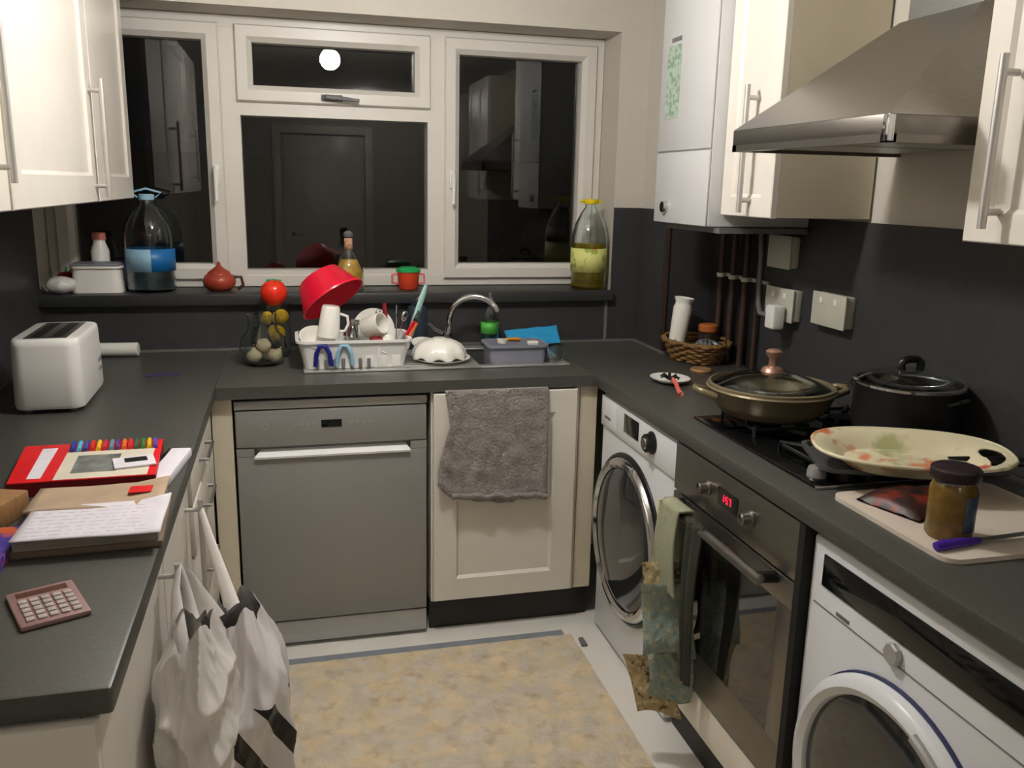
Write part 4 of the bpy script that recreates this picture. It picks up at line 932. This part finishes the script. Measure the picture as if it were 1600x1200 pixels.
for i in range(NU):
    for j in range(NV-1):
        q = (i*NV+j, ((i+1) % NU)*NV+j, ((i+1) % NU)*NV+j+1, i*NV+j+1)
        cx_ = sum(vs[k][0] for k in q)/4; cy_ = sum(vs[k][1] for k in q)/4
        if cx_ > 0 and ((abs(cx_)-.172+6*cy_*cy_)/.014)**2+(cy_/.050)**4 < 1: continue
        fs.append(q)
fs.append(tuple(i*NV for i in range(NU)))
b._add(vs, fs); O('tray_body', b, 'tray', t, ang=50, solid=.005)
b = B(); b.tube([tray_pt(i/96, 1.0) for i in range(96)], .0042, 8, closed=True); O('rim', b, 'tray', t, ang=60)

# chopping board, jar, knife
def rrect(x0, x1, y0, y1, r, n=6):
    o_ = []
    for (cx_, cy_, a0) in ((x1-r, y1-r, 0), (x0+r, y1-r, PI/2), (x0+r, y0+r, PI), (x1-r, y0+r, 1.5*PI)):
        for k in range(n+1): a = a0+PI/2*k/n; o_.append((cx_+r*math.cos(a), cy_+r*math.sin(a)))
    return o_
t = T('chopping_board', 'white plastic chopping board on the right worktop beside the hob', 'chopping board', (1.44, -1.40, .9005))
O('board', B().prism(rrect(-.192, .192, -.172, .172, .03), 0, .009), 'board', t)
t = T('storage_jar', 'jar of amber spice with dark lid and blue label on the chopping board', 'jar', (1.326, -1.475, .910))
O('jar_body', B().lathe([(0, 0), (.036, 0), (.040, .006), (.040, .092), (.034, .104), (0, .104)], 36), 'amber', t, ang=50)
b = B(); b.lathe([(.0408, .018), (.0408, .086)], 40)
for f in list(b.bm.faces):
    c_ = f.calc_center_median(); a = math.atan2(c_.y, c_.x)
    if not (-1.75 < a < .3): b.bm.faces.remove(f)
O('label', b, 'bluelabel', t, solid=.0008)
O('glass_neck', B().lathe([(.0335, .104), (.036, .108), (.0335, .112)], 32), 'glass', t, ang=50)
O('lid', B().lathe([(0, .110), (.041, .110), (.043, .114), (.043, .128), (.038, .132), (0, .132)], 36), mat('dark plum lid', (44, 32, 36), .35), t, ang=40)
t = T('snack_packet', 'dark red and black packet lying on the chopping board behind the jar', 'packet', (1.365, -1.325, .910), (0, 0, .3))
b = B(); b.grid(lambda u, v: (-.075+.15*u, -.07+.14*v, .004+.030*math.sin(PI*u)**.5*math.sin(PI*v)**.5+.003*nz(u*6, v*6)), 20, 16)
b.grid(lambda u, v: (-.075+.15*u, -.07+.14*v, .002), 20, 16)
O('packet_body', b, 'meat', t, ang=60)
t = T('paring_knife', 'kitchen knife with purple handle on the corner of the chopping board', 'knife', (1.300, -1.527, .918), (0, 0, .10))
O('handle', B().tube([(-.048, 0, 0), (-.03, 0, .001), (.0, 0, .001), (.03, 0, 0), (.052, 0, 0)], [.008, .010, .009, .008, .006], 12, flat=.75), 'purple', t, ang=60)
O('blade', B().prism([(.05, -.006), (.15, -.008), (.172, .004), (.05, .008)], -.0008, .0008), 'steel', t)

# ============================================================ oven gloves
t = T('oven_gloves', 'blue and tan floral quilted oven gloves hanging from the oven handle', 'oven gloves', (1.10, -.77, .16))
b = B()
def band(u, v):   # over the handle bar and down
    yy = -.745-.105*u
    if v < .25: return (OX-.030+.002*math.sin(u*9), yy, .50+(.728-.50)*v/.25)
    if v < .35: k = (v-.25)/.1; return (OX-.030-.038*k, yy, .728+.004*math.sin(PI*k))
    k = (v-.35)/.65; return (OX-.068-.010*math.sin(PI*k)-.012*k, yy-.015*k+.008*math.sin(u*8+k*3), .728-.22*k)
b.grid(band, 12, 40); O('band', b, 'mitt_band', t, world=True, ang=80, solid=.006)
O('binding', B().tube([(OX-.074-.012*k/10, -.742-.004*k/10, .728-.225*k/10) for k in range(11)], .004, 8), mat('cream binding', (206, 196, 146), .8), t, world=True, ang=60)
def pad(x0, y0, z1, w, h, yawr, m, n, lean=0., pn=0.):
    b = B(); cu, su = math.cos(yawr), math.sin(yawr)
    def f(sgn):
        def g(u, v):
            e = min(1, 6*min(u, 1-u))**.5*min(1, 6*min(v, 1-v))**.5
            th = sgn*(.010*e+.002*math.sin(u*22)*math.sin(v*26)*e)
            a = (u-.5)*w*(1-.06*math.sin(PI*v)); yy = th+.012*math.sin(v*5+pn)
            return (x0+a*cu-yy*su+lean*v*.5, y0+a*su+yy*cu, z1-h*v+.012*math.sin(u*4+pn)*v)
        return g
    b.grid(f(1), 26, 30); b.grid(f(-1), 26, 30)
    return O(n, b, m, t, world=True, ang=80)
pad(1.098, -.795, .57, .12, .19, -.25, 'mitt_tan', 'glove_back', 0.02, 1)
pad(1.088, -.835, .535, .14, .20, -.22, 'mitt_blue', 'glove_pad', .03, 0)
pad(1.112, -.825, .36, .13, .175, -.2, 'mitt_blue', 'glove_pad', .03, 2)
pad(1.055, -.80, .315, .12, .175, -.3, 'mitt_tan', 'glove_back', .10, .5)
# things hung further right on the handle: dark cloth
t = T('tea_towel', 'dark cloth hanging behind the floral oven gloves', 'cloth', (1.125, -.91, .30))
b = B(); b.grid(lambda u, v: (OX-.055-.008*math.sin(v*4)-.004*math.sin(u*12), -.87-.075*u*(1-.5*v)-.01*v, .727-.44*v), 16, 40)
O('cloth', b, mat('olive black cloth', (52, 54, 46), .9, bump=.3), t, world=True, ang=80, solid=.006)

# ============================================================ plastic bags on the left handles
def ridge(x, y, z, s_): return 1-abs(noise.noise(Vector((x*s_, y*s_, z*s_))))*2
def bag(name, label, cx, cy, zt, zb, wx, wy, m, seed, stripes=None, neck=.25):
    t = T(name, label, 'bag', (cx, cy, zb))
    b = B()
    def f(u, v):
        a = 2*PI*u
        k = v       # 0 top, 1 bottom
        prof = neck+(1-neck)*math.sin(min(1, k/.38)*PI/2) if k < .38 else 1-.08*(k-.38)-(.75*max(0, (k-.92)/.08)**2)
        X, Y, Z = math.cos(a)+seed, math.sin(a)+seed*.7, k*2.6
        fold = 1+.26*(ridge(X, Y, Z, 1.1)-.6)+.09*(ridge(X, Y, Z*.7, 2.6)-.6)+.025*(ridge(X, Y, Z*.7, 6.0)-.6)
        px = cx+wx*prof*fold*math.cos(a)
        return (max(px, -.064), cy+wy*prof*fold*math.sin(a), zt+(zb-zt)*k+.05*nz(math.cos(a)*1.6+seed, math.sin(a)*1.6, 5)*(1-k))
    b.grid(f, 150, 110)
    body = O('bag_body', b, m, t, world=True, ang=55)
    return t, body
t, bb = bag('carrier_bag', 'plain white crumpled plastic carrier bag hanging on a left cupboard handle', .000, -1.295, .78, .47, .066, .125, 'bag', 1.3, neck=.5)
O('strap', B().tube([(.0, -1.24, .73), (-.020, -1.17, .80), (-.034, -1.14, .826), (-.022, -1.13, .80), (.02, -1.16, .72)], [.024, .011, .008, .012, .026], 10, flat=.3), 'bag', t, world=True, ang=70)
O('strap', B().tube([(-.02, -1.30, .72), (-.035, -1.19, .80), (-.034, -1.14, .824)], [.03, .012, .008], 10, flat=.3), 'bag', t, world=True, ang=70)
bs = mat('white bag with black stripes', (226, 222, 222), .35, var=.02, bump=.25, bscale=18); nt = bs.node_tree
tc = nt.nodes.new('ShaderNodeTexCoord'); 
m1 = nt.nodes.new('ShaderNodeMath'); m1.operation = 'MULTIPLY'; m1.inputs[1].default_value = 13
dt = nt.nodes.new('ShaderNodeVectorMath'); dt.operation = 'DOT_PRODUCT'; dt.inputs[1].default_value = (.65, .50, .5); nt.links.new(tc.outputs['Object'], dt.inputs[0]); nt.links.new(dt.outputs['Value'], m1.inputs[0])
m2 = nt.nodes.new('ShaderNodeMath'); m2.operation = 'FRACT'; nt.links.new(m1.outputs[0], m2.inputs[0])
m3 = nt.nodes.new('ShaderNodeMath'); m3.operation = 'GREATER_THAN'; m3.inputs[1].default_value = .60; nt.links.new(m2.outputs[0], m3.inputs[0])
m4 = nt.nodes.new('ShaderNodeMath'); m4.operation = 'COMPARE'; m4.inputs[1].default_value = .41; m4.inputs[2].default_value = .12
sp2 = nt.nodes.new('ShaderNodeSeparateXYZ'); nt.links.new(tc.outputs['Object'], sp2.inputs[0]); nt.links.new(sp2.outputs[2], m4.inputs[0])
m5 = nt.nodes.new('ShaderNodeMath'); m5.operation = 'MULTIPLY'; nt.links.new(m3.outputs[0], m5.inputs[0]); nt.links.new(m4.outputs[0], m5.inputs[1])
mx = nt.nodes.new('ShaderNodeMix'); mx.data_type = 'RGBA'; nt.links.new(m5.outputs[0], mx.inputs[0]); cur = nt.nodes['Principled BSDF'].inputs['Base Color'].links[0].from_socket
nt.links.new(cur, mx.inputs[6]); mx.inputs[7].default_value = srgb(26, 24, 26); nt.links.new(mx.outputs[2], nt.nodes['Principled BSDF'].inputs['Base Color'])
t, bb = bag('carrier_bag', 'white carrier bag with black slanting stripes behind the plain bag', .055, -1.04, .68, .08, .105, .145, bs, 4.1, neck=.4)
O('strap', B().tube([(.045, -1.0, .66), (-.005, -.84, .74), (-.034, -.724, .775)], [.02, .012, .008], 10, flat=.3), 'bag', t, world=True, ang=70)
O('red_print', B().lathe([(0, 0), (.010, 0), (.010, .002), (0, .002)], 20, (.135, -1.16, .262), ax=(.4, -.9, .1)), 'redpaint', t, world=True, label='small red printed mark')
t = T('key_bunch', 'chrome key ring and keys hanging on a left cupboard handle', 'keys', (-.034, -1.10, .80))
O('ring', B().tube([(.004, -.006+.018*math.cos(a), -.022+.018*math.sin(a)) for a in [2*PI*k/20 for k in range(20)]], .002, 6, closed=True), 'chrome', t, ang=60)
for k in range(3): O('key', B().box(.003+k*.003, .0045+k*.003, -.016+k*.008, -.008+k*.008, -.09+k*.006, -.038), 'chrome', t, rot=(.15*(k-1), 0, 0))
props(O('charging_cable', B().tube([(-.034, -1.135, .79), (-.03, -1.20, .72), (-.03, -1.26, .62), (-.035, -1.28, .56), (-.04, -1.26, .53), (-.04, -1.22, .56), (-.036, -1.18, .66), (-.034, -1.145, .77)], .0035, 8), mat('grey cord', (120, 124, 124), .5), ang=60), 'grey looped cord hanging from the handle left of the plain bag', 'cord')

# ============================================================ rug
t = T('rug', 'beige patterned rug with grey striped border on the kitchen floor', 'rug', (.57, -1.1, 0.001))
b = B(); b.box(.045, 1.09, -2.35, -.075, .001, .005); O('border', b, 'rugwhite', t, world=True)
b = B(); b.box(.065, 1.06, -.118, -.082, .005, .0062); b.box(1.066, 1.084, -.33, -.20, .005, .0062); O('border_stripe', b, 'stripe', t, world=True)
b = B(); b.grid(lambda u, v: (.06+1.02*u, -2.34+2.215*v, .0115+.0015*nz(u*30, v*60)), 60, 120); b.box(.06, 1.08, -2.34, -.125, .005, .010); O('pile', b, 'rug', t, world=True, ang=60)
props(O('door_wedge', B().prism([(0, 0), (.02, 0), (.02, .05), (.004, .05)], 0, .008), 'grey', loc=(1.095, -.20, .001)), 'small grey scrap on the floor by the rug corner', 'scrap')
